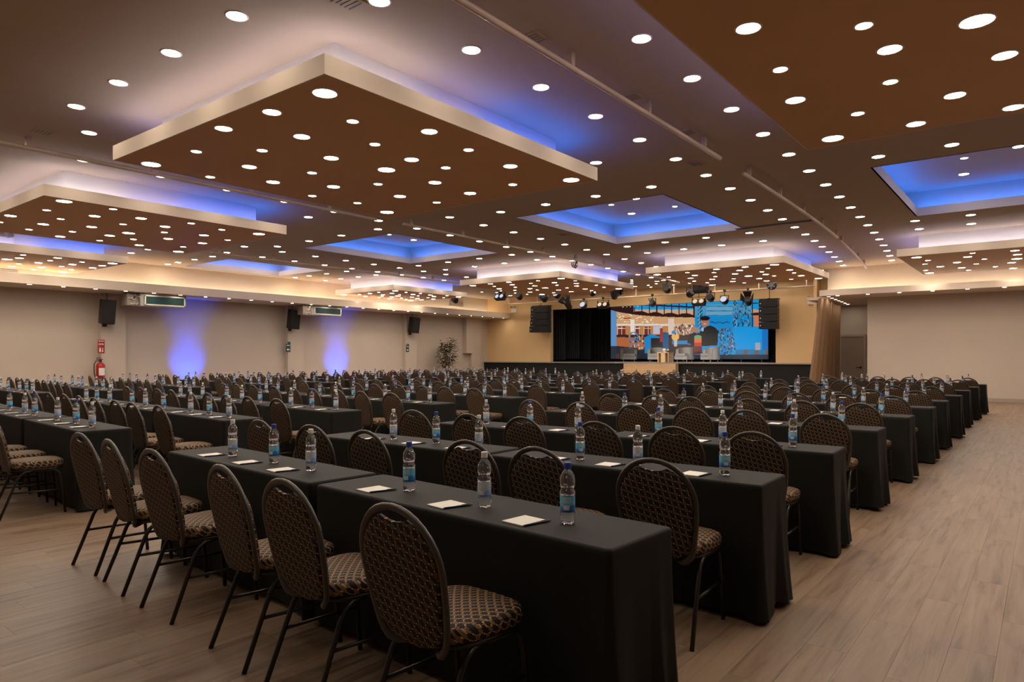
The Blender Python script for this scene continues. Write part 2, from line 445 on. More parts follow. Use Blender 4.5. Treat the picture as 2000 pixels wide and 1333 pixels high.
# stage wall (proscenium) with the wide opening
OXL, OXR, OZ = PY(1075, 650, YS)[0], PY(1515, 650, YS)[0], 3.86
SXR = PY(1597, 650, YS)[0]
STG = 1.19
b = MB(); b.box((XL, YS, STG), (OXL, YS + 0.25, HC)); b.box((OXR, YS, STG), (SXR, YS + 0.25, HC)); b.box((OXL, YS, OZ), (OXR, YS + 0.25, HC))
wall_stage = tag(b.build('wall_stage', 'wall_yellow'), 'warm yellow stage wall framing the black stage opening', kind='structure')
b = MB(); b.box((SXR + 0.12, YS, 3.66), (-4.7, YS + 0.2, HC)); b.build('lit_gap_filler', 'wall_yellow', wall_stage)  # added filler; its yellow stands in for the lit ceiling farther back
b = MB(); b.box((SXR, 28.3, 0), (SXR + 0.12, 30.2, HC)); b.build('end_pier', 'wall_yellow', wall_stage)
b = MB(); b.box((XL, YS + 0.25, STG), (XL + 0.1, 36, 5.4)); b.box((XL, 36, 0), (SXR, 36.2, 5.4)); b.box((SXR - 0.1, YS + 0.25, STG), (SXR, 36, 5.4)); b.box((XL, YS + 0.3, 5.2), (SXR, 36, 5.3))
tag(b.build('wall_stage_house', 'stage_black'), 'black interior of the stage house', kind='structure')
# stage platform
b = MB(); b.box((XL, 28.55, STG - 0.05), (SXR, 36, STG), 0); b.box((XL, 28.62, 0), (SXR, 36, STG - 0.05), 1)
stage = tag(b.build('stage', ['stage_floor', 'stage_black']), 'low stage platform with black front below the screen', kind='structure')
sx0, sx1 = P(1224, 715, STG)[0], -10.5
sx0 = PY(1224, 715, 28.5)[0]; sx1 = PY(1325, 715, 28.5)[0]
st = tag(empty('stage_stairs', ((sx0 + sx1) / 2, 28.5, 0)), 'pale wooden steps at the centre front of the stage', 'stairs')
for k in range(4):
    b = MB(); b.box((sx0 - (sx0 + sx1) / 2, -0.3 * (k + 1), 0), (sx1 - (sx0 + sx1) / 2, -0.3 * k, (STG - 0.05) * (4 - k) / 4.0)); b.build('step', 'wood_light', st)

# ------------------------------------------------------------------ downlights
def downlight_meshes(r):
    t = MB(); t.lathe([(r, 0.0), (r, -0.004), (r + 0.008, -0.009), (r + 0.018, -0.006), (r + 0.020, 0.0)], 20, cap=False)
    l = MB(); l.add([(0, 0, -0.005)] + [(r * math.cos(2*PI*j/16), r * math.sin(2*PI*j/16), -0.003) for j in range(16)], [(0, 1 + (j + 1) % 16, 1 + j) for j in range(16)])
    return t.mesh('trim_ring', 'trim_white'), l.mesh('lens', 'lamp_lens')
DL = {k: downlight_meshes(r) for k, r in dict(big=0.112, mid=0.088, small=0.058, tiny=0.045).items()}
def downlight(x, y, z, size, label=None, group=None, parent=None):
    t, l = DL[size]
    if parent is None:
        o = tag(link('recessed_downlight', t, None, (x, y, z)), label, 'downlight', group)
        link('lens', l, o)
    else:
        o = link('downlight', t, parent, (x, y, z)); link('lens', l, o)
    return o
def blocked(x, y):
    return any(c[0] - .25 < x < c[1] + .25 and c[2] - .25 < y < c[3] + .25 for c in COF)
# rows towards the stage, in pairs on either side of the three pipes
def bend(Y): return 0.0 if Y < 11 else -0.0035 * (Y - 11) ** 2 * 1.15
ROWX = [(-3.18, 1.0, 'in the line right of the nearest ceiling pipe'), (-4.68, 1.0, 'in the line left of the nearest ceiling pipe'),
        (-10.66, 0.25, 'in the line right of the middle ceiling pipe'), (-12.22, 0.25, 'in the line left of the middle ceiling pipe'),
        (-18.12, 0.0, 'in the line right of the farthest ceiling pipe'), (-19.58, 0.0, 'in the line left of the farthest ceiling pipe')]
Y0R = {-3.18: 6.17, -4.68: 5.32, -10.66: 5.2, -12.22: 5.7, -18.12: 4.6, -19.58: 4.9}
for X, kb, txt in ROWX:
    y = Y0R[X] - 1.235 * 7; cnt = 0  # each line carries on unseen behind the camera, added to light the foreground
    while y < 26.2:
        xx = X + kb * bend(y)
        qx, qy = proj(xx, y, HC)
        if -20 < qx < 2020 and -20 < qy < 1340 and -xx * SN + y * CS > 0: lab = ORD[cnt] + ' recessed downlight from the near end ' + txt; cnt += 1
        else: lab = 'recessed downlight outside the picture ' + txt
        downlight(xx, y, HC, 'mid', lab, 'downlights ' + txt)
        y += 1.235 if y < 11 else 1.185
for Ys, Xs, nm in ((3.45, (-5.93, -7.19, -8.45, -9.67), 'before the big near panel'), (9.65, (-5.79, -7.0, -8.2, -9.4), 'behind the big near panel'),
                   (11.65, (-5.8, -7.0, -8.2, -9.4), 'before the middle coffer'), (17.5, (-5.98, -7.13, -8.3, -9.47), 'behind the middle coffer'),
                   (18.95, (-6.1, -7.26, -8.4, -9.57), 'before the panel nearest the stage screen'),
                   (3.45, (-13.1, -14.45, -15.85, -17.3), 'before the left panel'), (9.4, (-13.17, -14.5, -15.9, -17.3), 'behind the left panel'), (11.35, (-13.06, -14.48, -15.87, -17.36), 'before the left middle coffer'),
                   (16.72, (-13.05, -14.37, -15.74, -17.14), 'behind the left middle coffer'), (18.1, (-13.08, -14.44, -15.78, -17.17), 'before the far middle panel'),
                   (9.33, (-20.83, -21.96, -23.1), 'behind the far left panel'), (11.22, (-20.69, -21.81, -22.9, -23.6), 'before the far left coffer'),
                   (16.2, (-20.37, -21.55, -22.65, -23.55), 'behind the far left coffer'), (17.6, (-20.36, -21.41, -22.5, -23.5), 'before the far left corner panel'),
                   (1.55, (-5.93, -7.19, -8.45, -9.67), 'over the camera, outside the picture'), (1.55, (-13.1, -14.45, -15.85, -17.3), 'left, out of the picture'), (1.6, (-2.1, -0.9, 0.3, 1.5), 'right, overhead beyond the picture'),  # unseen rows overhead, added to brighten the near seats
                   (10.0, (-2.1, -1.1, 0.0, 1.0), 'behind the large right panel'), (12.1, (-2.1, -1.12, 0.0, 1.0), 'before the right coffer'), (18.33, (-2.42, -1.34, -0.2, 0.9), 'behind the right coffer'), (20.0, (-2.49, -1.42, -0.3, 0.8), 'before the right far panel')):
    for xi, x in enumerate(Xs):
        if nm == 'before the right far panel' : y_ = 19.55
        else: y_ = Ys
        downlight(x, y_, HC, 'mid', ORD[xi if x > -4 else xi] + ' recessed downlight from the right in the row ' + nm if x < -3 else ORD[xi] + ' recessed downlight from the left in the row ' + nm, 'downlights ' + nm)
# coffer lights
for ci, (x0, x1, y0, y1) in enumerate(COF):
    for fx, fy, s_ in ((0.27, 0.30, 'small'), (0.55, 0.18, 'mid'), (0.82, 0.22, 'small'), (0.28, 0.55, 'small'), (0.50, 0.50, 'mid'), (0.80, 0.45, 'small'), (0.25, 0.82, 'mid'), (0.60, 0.80, 'small'), (0.85, 0.75, 'mid')):
        downlight(x0 + fx * (x1 - x0), y0 + fy * (y1 - y0), HU, s_, parent=ceiling)
# shelf lights
y = 5.2; k = 0
while y < 28.5:
    downlight(SX0 - 0.15, y, SZ0, 'small', ORD[k] + ' small downlight from the left under the left wall shelf', 'downlights under the left shelf'); y += 0.86; k += 1
x = -5.6; k = 0
while x < 5.8:
    downlight(x, EY0 + 0.15, 3.52, 'small', ORD[k] + ' small downlight from the left under the right end shelf', 'downlights under the right shelf'); x += 0.92; k += 1
for k in range(7):
    downlight(-5.95 - 0.04 * k, 25.4 + 0.68 * k, 3.52, 'small', ORD[k] + ' small downlight from the front beside the brown curtain', 'downlights beside the curtain')
# irregular little lights over the stage apron
rl = random.Random(3)
pts = []
while len(pts) < 62:
    x, y = rl.uniform(-22.0, -6.4), rl.uniform(25.2, 28.3)
    if all((x - a) ** 2 + (y - b_) ** 2 > 0.36 for a, b_ in pts): pts.append((x, y))
for i, (x, y) in enumerate(pts):
    downlight(x, y, HC, 'small' if i % 3 else 'mid', 'small scattered downlight in the ceiling just before the stage', 'scattered downlights before the stage')

# ------------------------------------------------------------------ dropped ceiling panels
P1PX = [(630,181,'b'),(527,218,'m'),(433,250,'m'),(685,236,'s'),(835,256,'m'),(586,266,'m'),(729,281,'s'),(912,292,'s'),(380,295,'s'),(509,293,'s'),(292,320,'b'),(484,325,'m'),(644,308,'m'),(801,311,'m'),(752,331,'b'),(868,327,'s'),(994,324,'m'),(408,345,'s'),(531,355,'m'),(607,337,'s'),(649,364,'m'),(608,382,'s'),(736,359,'s'),(847,356,'m'),(779,383,'m'),(696,396,'s'),(754,414,'b'),(851,395,'s'),(916,377,'m'),(999,360,'s'),(1113,351,'b')]
SZ = dict(b='big', m='mid', s='small')
uv = []
for x, y, s_ in P1PX:
    X, Y = P(x, y, HP); uv.append(((X + 9.7) / 4.45, (Y - 3.9) / 4.8, SZ[s_]))
def panel(x0, x1, y0, y1, label, flip=0):
    cx, cy = (x0 + x1) / 2, (y0 + y1) / 2
    o = tag(empty('ceiling_panel', (cx, cy, HC)), label, 'ceiling panel', 'dropped square ceiling panels')
    hx, hy = (x1 - x0) / 2, (y1 - y0) / 2
    b = MB(); b.box((-hx, -hy, HP - HC), (hx, hy, HP - HC + 0.02)); b.build('underside', 'panel_brown', o)
    t = 0.02; b = MB(); z0, z1 = HP - HC - 0.001, HP - HC + 0.19
    b.box((-hx - t, -hy - t, z0), (-hx, hy + t, z1)); b.box((hx, -hy - t, z0), (hx + t, hy + t, z1)); b.box((-hx, -hy - t, z0), (hx, -hy, z1)); b.box((-hx, hy, z0), (hx, hy + t, z1))
    b.build('side_band', 'panel_cream', o)
    b = MB(); b.box((-hx, -hy, HP - HC + 0.10), (hx, hy, HP - HC + 0.12)); b.build('top_board', 'cove_white', o)
    n = 0.42; b = MB(); b.box((-hx + n, -hy + n, HP - HC + 0.12), (hx - n, hy - n, 0)); b.build('neck', 'cove_white', o)
    e = 0.20; zs = HP - HC + 0.122
    ax, ay = hx - e, hy - e
    strip(o, (-ax, -ay, zs), (ax, -ay, zs), 'led_white')
    strip(o, (ax, -ay, zs), (ax, -ay + 2 * ay * 0.30, zs), 'led_white'); strip(o, (ax, -ay + 2 * ay * 0.30, zs), (ax, -ay + 2 * ay * 0.55, zs), 'led_lavender'); strip(o, (ax, -ay + 2 * ay * 0.55, zs), (ax, ay, zs), 'led_blue')
    strip(o, (-ax, -ay, zs), (-ax, ay, zs), 'led_lavender'); strip(o, (ax, ay, zs), (-ax, ay, zs), 'led_blue')
    for u, v, s_ in uv:
        if flip & 1: u = 1 - u
        if flip & 2: v = 1 - v
        if not (0.02 < u < 0.98 and 0.02 < v < 0.98): u = min(max(u, 0.04), 0.96); v = min(max(v, 0.04), 0.96)
        downlight(-hx + u * 2 * hx, -hy + v * 2 * hy, HP - HC, s_, parent=o)
    return o
p1 = panel(-9.70, -5.24, 3.92, 8.72, 'big brown dropped panel nearest the camera, left of the nearest pipe')
panel(-17.1, -12.72, 4.08, 8.5, 'brown dropped panel with vivid blue edge left of the big near one', 1)
p3 = panel(-23.85, -20.1, 4.0, 8.43, 'brown dropped panel closest to the left wall at the picture edge', 2)
panel(-23.3, -19.82, 18.0, 22.2, 'dropped panel in the far left corner above the left wall shelf', 3)
panel(-16.75, -12.45, 18.45, 23.45, 'dropped panel far ahead in the middle, over the stage lights', 1)
panel(-9.85, -5.7, 19.45, 24.3, 'dropped panel far ahead just before the stage screen')
panel(-3.05, 1.3, 20.15, 25.0, 'dropped panel far right before the plain end wall', 2)
panel(-2.36, 2.0, 3.95, 9.05, 'large brown dropped panel overhead at the top right corner', 3)

# ------------------------------------------------------------------ ceiling pipes
def pipe(X, ya, yb, label, kb=0.0, z=4.44, step=1.75):
    o = tag(empty('ceiling_pipe', (X, ya, HC)), label, 'pipe', 'cream ceiling rig pipes')
    n = 8; b = MB()
    b.tube([(kb * bend(ya + (yb - ya) * i / n), (yb - ya) * i / n, z - HC) for i in range(n + 1)], 0.033, 10); b.build('tube', 'pipe_paint', o)
    y = ya + 0.25
    while y < yb:
        b = MB(); b.box((kb * bend(y) - 0.03, y - ya - 0.03, z - HC), (kb * bend(y) + 0.03, y - ya + 0.03, 0)); b.build('bracket', 'pipe_paint', o); y += step
    return o
pipe(-3.9, 0.5, 10.12, 'thick cream pipe slung under the ceiling above the right aisle', 1)
pipe(-3.92, 11.2, 18.6, 'second cream pipe, continuing the near one towards the stage', 1)
pipe(-3.95, 19.2, 25.6, 'third cream pipe, ending near the right end wall cove', 1)
pipe(-11.55, 1.5, 10.0, 'cream pipe crossing under the big near panel on the left', 0.2)
pipe(-11.45, 10.7, 25.9, 'long cream pipe with cables running towards the stage middle', 0.25)
pipe(-18.9, 10.2, 26.5, 'thin far cream pipe running along the far left ceiling')
# rig pipe in front of the stage
o = tag(empty('stage_rig_pipe', (-15, 28.2, 4.2)), 'cream lighting pipe running across the front of the stage', 'pipe')
b = MB(); b.tube([(-7.5, 0, 0), (7.9, 0, 0)], 0.035, 10); b.build('tube', 'pipe_paint', o)
for k in range(9):
    b = MB(); b.box((-7.2 + 1.85 * k - .02, -.02, 0), (-7.2 + 1.85 * k + .02, .02, 0.4)); b.build('hanger', 'pipe_paint', o)

# ------------------------------------------------------------------ chairs
def back_y(t): return -0.185 - (t - 0.42) * 0.21
def chair_meshes():
    fr = MB(); path = []
    Wd = 0.205
    side = [(0.050, 0.405, 0.09), (0.075, 0.396, 0.045), (0.108, 0.395, 0.012), (0.138, 0.406, 0.0), (0.160, 0.430, 0.0), (0.174, 0.465, 0.0), (0.184, 0.515, 0), (0.195, 0.58, 0), (0.203, 0.66, 0), (Wd, 0.71, 0)]
    left = [(-x, back_y(t) + dy, t) for x, t, dy in side]
    arch = [(-Wd * math.cos(PI * i / 16), back_y(0.71 + 0.205 * math.sin(PI * i / 16)), 0.71 + 0.205 * math.sin(PI * i / 16)) for i in range(1, 16)]
    right = [(x, back_y(t) + dy, t) for x, t, dy in reversed(side)]
    fr.tube(left + arch + right, 0.012, 8, ry=0.0165)
    pad = MB(); nx, nt = 16, 12; Wp = 0.194
    def top(x):
        t = 0.705 + 0.19 * math.sqrt(max(0, 1 - (x / Wp) ** 2))
        if abs(x) < 0.075: t = min(t, 0.879 - 0.018 * math.cos(x / 0.075 * PI / 2))
        return t
    def bot(x):
        ax = abs(x)
        if ax < 0.11: return 0.405 + 0.02 * (ax / 0.11) ** 2
        if ax < 0.165: return 0.425 + (ax - 0.11) / 0.055 * 0.045
        return 0.47 + (ax - 0.165) / (Wp - 0.165) * 0.235
    for sgn in (1, -1):
        def fn(i, j, s=sgn):
            x = Wp * math.sin((i * 2 - 1) * PI / 2)
            t = bot(x) + (top(x) - bot(x)) * j
            ex = max(0.0, 1 - ((i * 2 - 1)) ** 8) * max(0.0, 1 - (2 * j - 1) ** 10)
            th = 0.007 + (0.026 if s > 0 else 0.010) * ex
            return (x, back_y(t) + s * th, t)
        pad.grid(fn, nx, nt)
    # rim
    ring = [(Wp * math.sin((i / nx * 2 - 1) * PI / 2), 0) for i in range(nx + 1)]
    def rimstrip(f):
        vs = []
        for x, _ in ring:
            t = f(x)
            vs += [(x, back_y(t) - 0.007, t), (x, back_y(t) + 0.007, t)]
        pad.add(vs, [(2 * i, 2 * i + 2, 2 * i + 3, 2 * i + 1) for i in range(nx)], 0, True)
    rimstrip(top); rimstrip(bot)
    seat = MB(); n = 28
    def sup(a, hw, hd, p=3.4):
        c_, s_ = math.cos(a), math.sin(a)
        return hw * math.copysign(abs(c_) ** (2 / p), c_), hd * math.copysign(abs(s_) ** (2 / p), s_)
    lev = [(0.90, 0.425), (0.985, 0.432), (1.0, 0.447), (1.0, 0.468), (0.975, 0.482), (0.90, 0.490), (0.70, 0.4955), (0.40, 0.498), (0.12, 0.499)]
    vs = []
    for sc, z in lev:
        for j in range(n):
            x, y = sup(2 * PI * j / n, 0.205, 0.212)
            x *= 1.0 + 0.09 * (y / 0.212)
            vs.append((x * sc, 0.03 + y * sc, z))
    fs = [(i * n + j, i * n + (j + 1) % n, (i + 1) * n + (j + 1) % n, (i + 1) * n + j) for i in range(len(lev) - 1) for j in range(n)]
    fs += [tuple(range(n - 1, -1, -1)), tuple((len(lev) - 1) * n + j for j in range(n))]
    seat.add(vs, fs, 0, True)
    pan = MB(); ringp = []
    for j in range(n):
        x, y = sup(2 * PI * j / n, 0.190, 0.196); x *= 1.0 + 0.09 * (y / 0.196); ringp.append((x, 0.03 + y, 0.418))
    pan.tube(ringp, 0.011, 6, closed=True)
    rl_, fl, sl = [], [], []
    for s in (-1, 1):
        r_ = MB(); r_.tube([(s * 0.192, -0.262, 0.0), (s * 0.186, -0.20, 0.16), (s * 0.181, -0.135, 0.33), (s * 0.179, -0.108, 0.375), (s * 0.178, -0.07, 0.402), (s * 0.178, 0.0, 0.408)], 0.0115, 8)
        f_ = MB(); f_.tube([(s * 0.188, 0.232, 0.0), (s * 0.183, 0.205, 0.30), (s * 0.181, 0.190, 0.37), (s * 0.179, 0.155, 0.402), (s * 0.178, 0.0, 0.408)], 0.0115, 8)
        t_ = MB(); t_.tube([(s * 0.184, -0.175, 0.225), (s * 0.184, 0.212, 0.215)], 0.009, 6)
        rl_.append(r_.mesh('leg', 'black_metal')); fl.append(f_.mesh('leg', 'black_metal')); sl.append(t_.mesh('stretcher', 'black_metal'))
    return dict(frame=fr.mesh('back_frame', 'bronze_frame'), pad=pad.mesh('backrest', 'weave_back'), seat=seat.mesh('seat', 'weave_seat'), pan=pan.mesh('seat_frame', 'black_metal'), legs=rl_ + fl, st=sl)
CM = chair_meshes()
fix_normals(CM['pad']); fix_normals(CM['seat'])
def make_chair(loc, rz, label, group):
    o = tag(empty('banquet_chair', loc, rz), label, 'chair', group)
    link('back_frame', CM['frame'], o); link('backrest', CM['pad'], o); link('seat', CM['seat'], o); link('seat_frame', CM['pan'], o)
    for m in CM['legs']: link('leg', m, o)
    for m in CM['st']: link('stretcher', m, o)
    return o
# ------------------------------------------------------------------ tables
TL, TD, TH = 1.885, 0.455, 0.745
def cloth_mesh(seed, fold_l=0.35, fold_r=0.35):
    r = random.Random(seed); b = MB(); hx, hy = TL / 2, TD / 2; rc = 0.022
    pts = []
    def line(x0, y0, x1, y1, n): 
        for i in range(n): pts.append((x0 + (x1 - x0) * i / n, y0 + (y1 - y0) * i / n))
    def corner(cx, cy, a0):
        for i in range(6): a = a0 + PI / 2 * i / 6; pts.append((cx + rc * math.cos(a), cy + rc * math.sin(a)))
    line(-hx + rc, -hy, hx - rc, -hy, 34); corner(hx - rc, -hy + rc, -PI / 2)
    line(hx, -hy + rc, hx, hy - rc, 14); corner(hx - rc, hy - rc, 0)
    line(hx - rc, hy, -hx + rc, hy, 34); corner(-hx + rc, hy - rc, PI / 2)
    line(-hx, hy - rc, -hx, -hy + rc, 14); corner(-hx + rc, -hy + rc, PI)
    n = len(pts)
    ph = [r.uniform(0, 6.28) for _ in range(6)]
    foldp = r.uniform(-0.10, -0.02) * 1.0
    lev = [(0.0, 0.0, 0.94), (0.003, 0.0, 0.995), (0.012, 0.004, 1), (0.03, 0.006, 1), (0.10, 0.03, 1), (0.22, 0.12, 1), (0.36, 0.3, 1), (0.50, 0.52, 1), (0.62, 0.76, 1), (0.715, 1.0, 1)]
    vs = []
    for dz, fl, sc in lev:
        for i, (x, y) in enumerate(pts):
            nx_, ny_ = (1, 0) if abs(x) > hx - 0.004 else ((0, 1) if abs(y) > hy - 0.004 else (0.7, 0.7))
            nx_ = math.copysign(nx_, x) if nx_ else 0; ny_ = math.copysign(ny_, y) if ny_ else 0
            cd = min(math.hypot(x - sx_ * hx, y - sy_ * hy) for sx_ in (-1, 1) for sy_ in (-1, 1))
            wv = 0.004 + 0.005 * math.sin(x * 9 + ph[0]) + 0.004 * math.sin(x * 21 + ph[1] + y * 17)
            fe = fold_r if x > 0 else fold_l
            if abs(x) > hx - 0.03:                   # draped ends: pleats beside the corner
                wv = fe * (0.012 + 0.012 * math.sin(y * 26 + ph[2]) + 0.034 * math.exp(-((y - 0.10) / 0.022) ** 2) - 0.016 * math.exp(-((y - 0.055) / 0.015) ** 2))
            wv += 0.032 * fe * math.exp(-(cd / 0.07) ** 2)
            d = fl * wv
            ins = 0.012 if dz < 0.001 else (0.004 if dz < 0.005 else 0)
            hem = 0.006 * math.sin(x * 4 + ph[3]) * (1 if dz > 0.7 else 0) + (0.012 * math.sin(y * 12 + ph[4]) if (dz > 0.7 and abs(x) > hx - .03) else 0)
            vs.append((x * (1 - ins / hx) + nx_ * d, y * (1 - ins / hy) + ny_ * d, TH - dz + hem))
    fs = [(i * n + (j + 1) % n, i * n + j, (i + 1) * n + j, (i + 1) * n + (j + 1) % n) for i in range(len(lev) - 1) for j in range(n)]
    b.add(vs, fs, 0, True)
    # top with faint creases
    k0 = len(b.v); b.add([vs[j] for j in range(n)], [tuple(range(n))], 0, False)
    return b.mesh('tablecloth', 'black_cloth')
CLOTH = {'r': [cloth_mesh(11 + i, 0.3, 1.15) for i in range(3)], 'm': [cloth_mesh(31 + i, 0.3, 0.3) for i in range(2)], 'l': [cloth_mesh(21 + i, 1.15, 0.3) for i in range(3)]}
b = MB(); b.box((-TL / 2 + .02, -TD / 2 + .02, TH - 0.03), (TL / 2 - .02, TD / 2 - .02, TH - 0.006)); TOPM = b.mesh('tabletop', 'wood_light')
b = MB(); b.tube([(0, -0.17, 0.012), (0, 0.17, 0.012)], 0.012, 6); b.tube([(0, -0.1, 0.012), (0, -0.1, TH - 0.03)], 0.012, 6); b.tube([(0, 0.1, 0.012), (0, 0.1, TH - 0.03)], 0.012, 6); LEGM = b.mesh('folding_leg', 'grey_metal')
def make_table(loc, rz, label, group, k, side):
    o = tag(empty('conference_table', loc, rz), label, 'table', group)
    cl = CLOTH[side]; link('tablecloth', cl[k % len(cl)], o)
    link('tabletop', TOPM, o); link('folding_leg', LEGM, o, (-0.72, 0, 0)); link('folding_leg', LEGM, o, (0.72, 0, 0))
    return o
# ------------------------------------------------------------------ bottles, notepads, pens
BH = 0.252
def paint_grid_mesh(name, fn, colfn, nu, nv, m):
    b = MB(); b.grid(fn, nu, nv); me = b.mesh(name, m)
    a = me.color_attributes.new('paint', 'FLOAT_COLOR', 'CORNER'); cols = []
    for p in me.polygons:
        k = p.index; i, j = k % nu, k // nu
        c = colfn((i + 0.5) / nu, (j + 0.5) / nv)
        cols += [*c, 1.0] * len(p.vertices)
    a.data.foreach_set('color', cols); return me
attr_mat('label_print', rough=0.35)
def label_cols(pale):
    def f(u, v):
        # printed panel: side text column, pale square, barcode, darker blue waves at the foot
        a = (u * 2) % 1.0
        base = srgb(188, 205, 222) if pale else srgb(100, 190, 225)
        if v < 0.35 + 0.12 * math.sin(a * 9): base = srgb(140, 172, 215) if pale else srgb(45, 120, 190)
        if v < 0.12: base = srgb(95, 140, 200) if pale else srgb(25, 85, 165)
        if 0.42 < a < 0.78 and 0.55 < v < 0.92: base = srgb(205, 210, 215) if pale else srgb(170, 200, 220)
        if 0.46 < a < 0.70 and 0.12 < v < 0.42:
            base = srgb(215, 218, 222) if int(u * 96) % 2 else srgb(50, 60, 85)
        if 0.05 < a < 0.27 and 0.2 < v < 0.9:
            base = srgb(115, 150, 200) if int(v * 16) % 2 else base
        return base
    return f
def bottle_meshes():
    prof = [(0.0295, 0.0), (0.0315, 0.010), (0.0318, 0.03), (0.0318, 0.048), (0.0300, 0.050), (0.0300, 0.118), (0.0318, 0.121), (0.0322, 0.130), (0.0300, 0.137), (0.0270, 0.144), (0.0295, 0.151), (0.0318, 0.162), (0.0318, 0.182), (0.0290, 0.198), (0.0200, 0.212), (0.0135, 0.222), (0.0128, 0.229), (0.0128, 0.238)]
    n = 20; b = MB(); vs = []
    for r, z in prof:
        for j in range(n):
            a = 2 * PI * j / n; rr = r
            if z < 0.035: rr = r * (1 - (0.055 if z < 0.02 else 0.03) * (1 + math.cos(5 * a)))
            elif 0.15 < z < 0.2: rr = r * (1 - 0.018 * (1 + math.cos(10 * a)))
            zz = z + (0.006 * (1 + math.cos(5 * a)) / 2 if z < 0.005 else 0)
            vs.append((rr * math.cos(a), rr * math.sin(a), zz))
    fs = [(i * n + j, i * n + (j + 1) % n, (i + 1) * n + (j + 1) % n, (i + 1) * n + j) for i in range(len(prof) - 1) for j in range(n)]
    fs += [tuple(range(n - 1, -1, -1)), tuple((len(prof) - 1) * n + j for j in range(n))]
    b.add(vs, fs, 0, True); body = b.mesh('body', 'clear_bottle')
    cp = MB(); cp.lathe([(0.0148, 0.226), (0.0150, 0.229), (0.0150, 0.248), (0.0140, BH), (0.004, BH)], 16)
    cap = {True: cp.mesh('cap', 'cap_white'), False: cp.mesh('cap', 'cap_blue')}
    lab = {}
    for pale in (True, False):
        lab[pale] = paint_grid_mesh('label', lambda u, v: (0.0312 * math.cos(2 * PI * u), 0.0312 * math.sin(2 * PI * u), 0.051 + 0.066 * v), label_cols(pale), 48, 14, 'label_print')
    return body, cap, lab
BODY, CAP, LAB = bottle_meshes()
def make_bottle(loc, rz, white, label, group):
    o = tag(link('water_bottle', BODY, None, loc, rz), label, 'bottle', group)
    link('cap', CAP[white], o); link('label', LAB[white], o)
    return o
b = MB()
for k in range(3): b.box((-0.058, -0.07, 0.001 + k * 0.0016), (0.058, 0.07, 0.001 + k * 0.0016 + 0.0013))
PADM = b.mesh('notepad', 'paper')
b = MB(); b.tube([(-0.07, 0, 0.0), (-0.062, 0, 0), (0.065, 0, 0), (0.07, 0, 0)], [0.0012, 0.0042, 0.0042, 0.0030], 8); PENM = b.mesh('barrel', 'pen_navy')
b = MB(); b.box((0.025, -0.0015, 0.0045), (0.066, 0.0015, 0.0065)); b.lathe([(0.003, 0.07), (0.003, 0.078)], 8, axis='x'); CLIPM = b.mesh('clip', 'black_metal')

# ------------------------------------------------------------------ seating layout: (block, X of right end, tables per row, rows (front Y at right end, tilt deg), first cap white)
R_ = [(2.13, 3.9), (3.70, -0.4), (5.26, -1.6), (7.10, 0.6), (8.89, 0.5), (10.68, 0.8), (12.42, 0.5), (14.31, 0.6), (16.62, 0.4), (18.71, 0.5), (20.61, 0.3)]
M_ = [(2.53, 3.9), (3.93, 4.4), (5.36, 5.3), (7.15, 4.8), (9.0, 4.2), (10.72, 2.8), (12.62, 2.2), (14.50, 2.0), (16.35, 1.6), (18.2, 1.5), (20.2, 1.3), (22.15, 1.2)]
T_ = [(4.54, 3.8), (5.93, 5.6), (7.71, 6.0), (9.64, 5.6), (11.35, 4.5), (13.1, 3.5), (14.9, 3.0), (16.75, 2.5), (18.6, 2.0), (20.5, 1.8), (22.4, 1.5)]
rj = random.Random(21); tk = 0
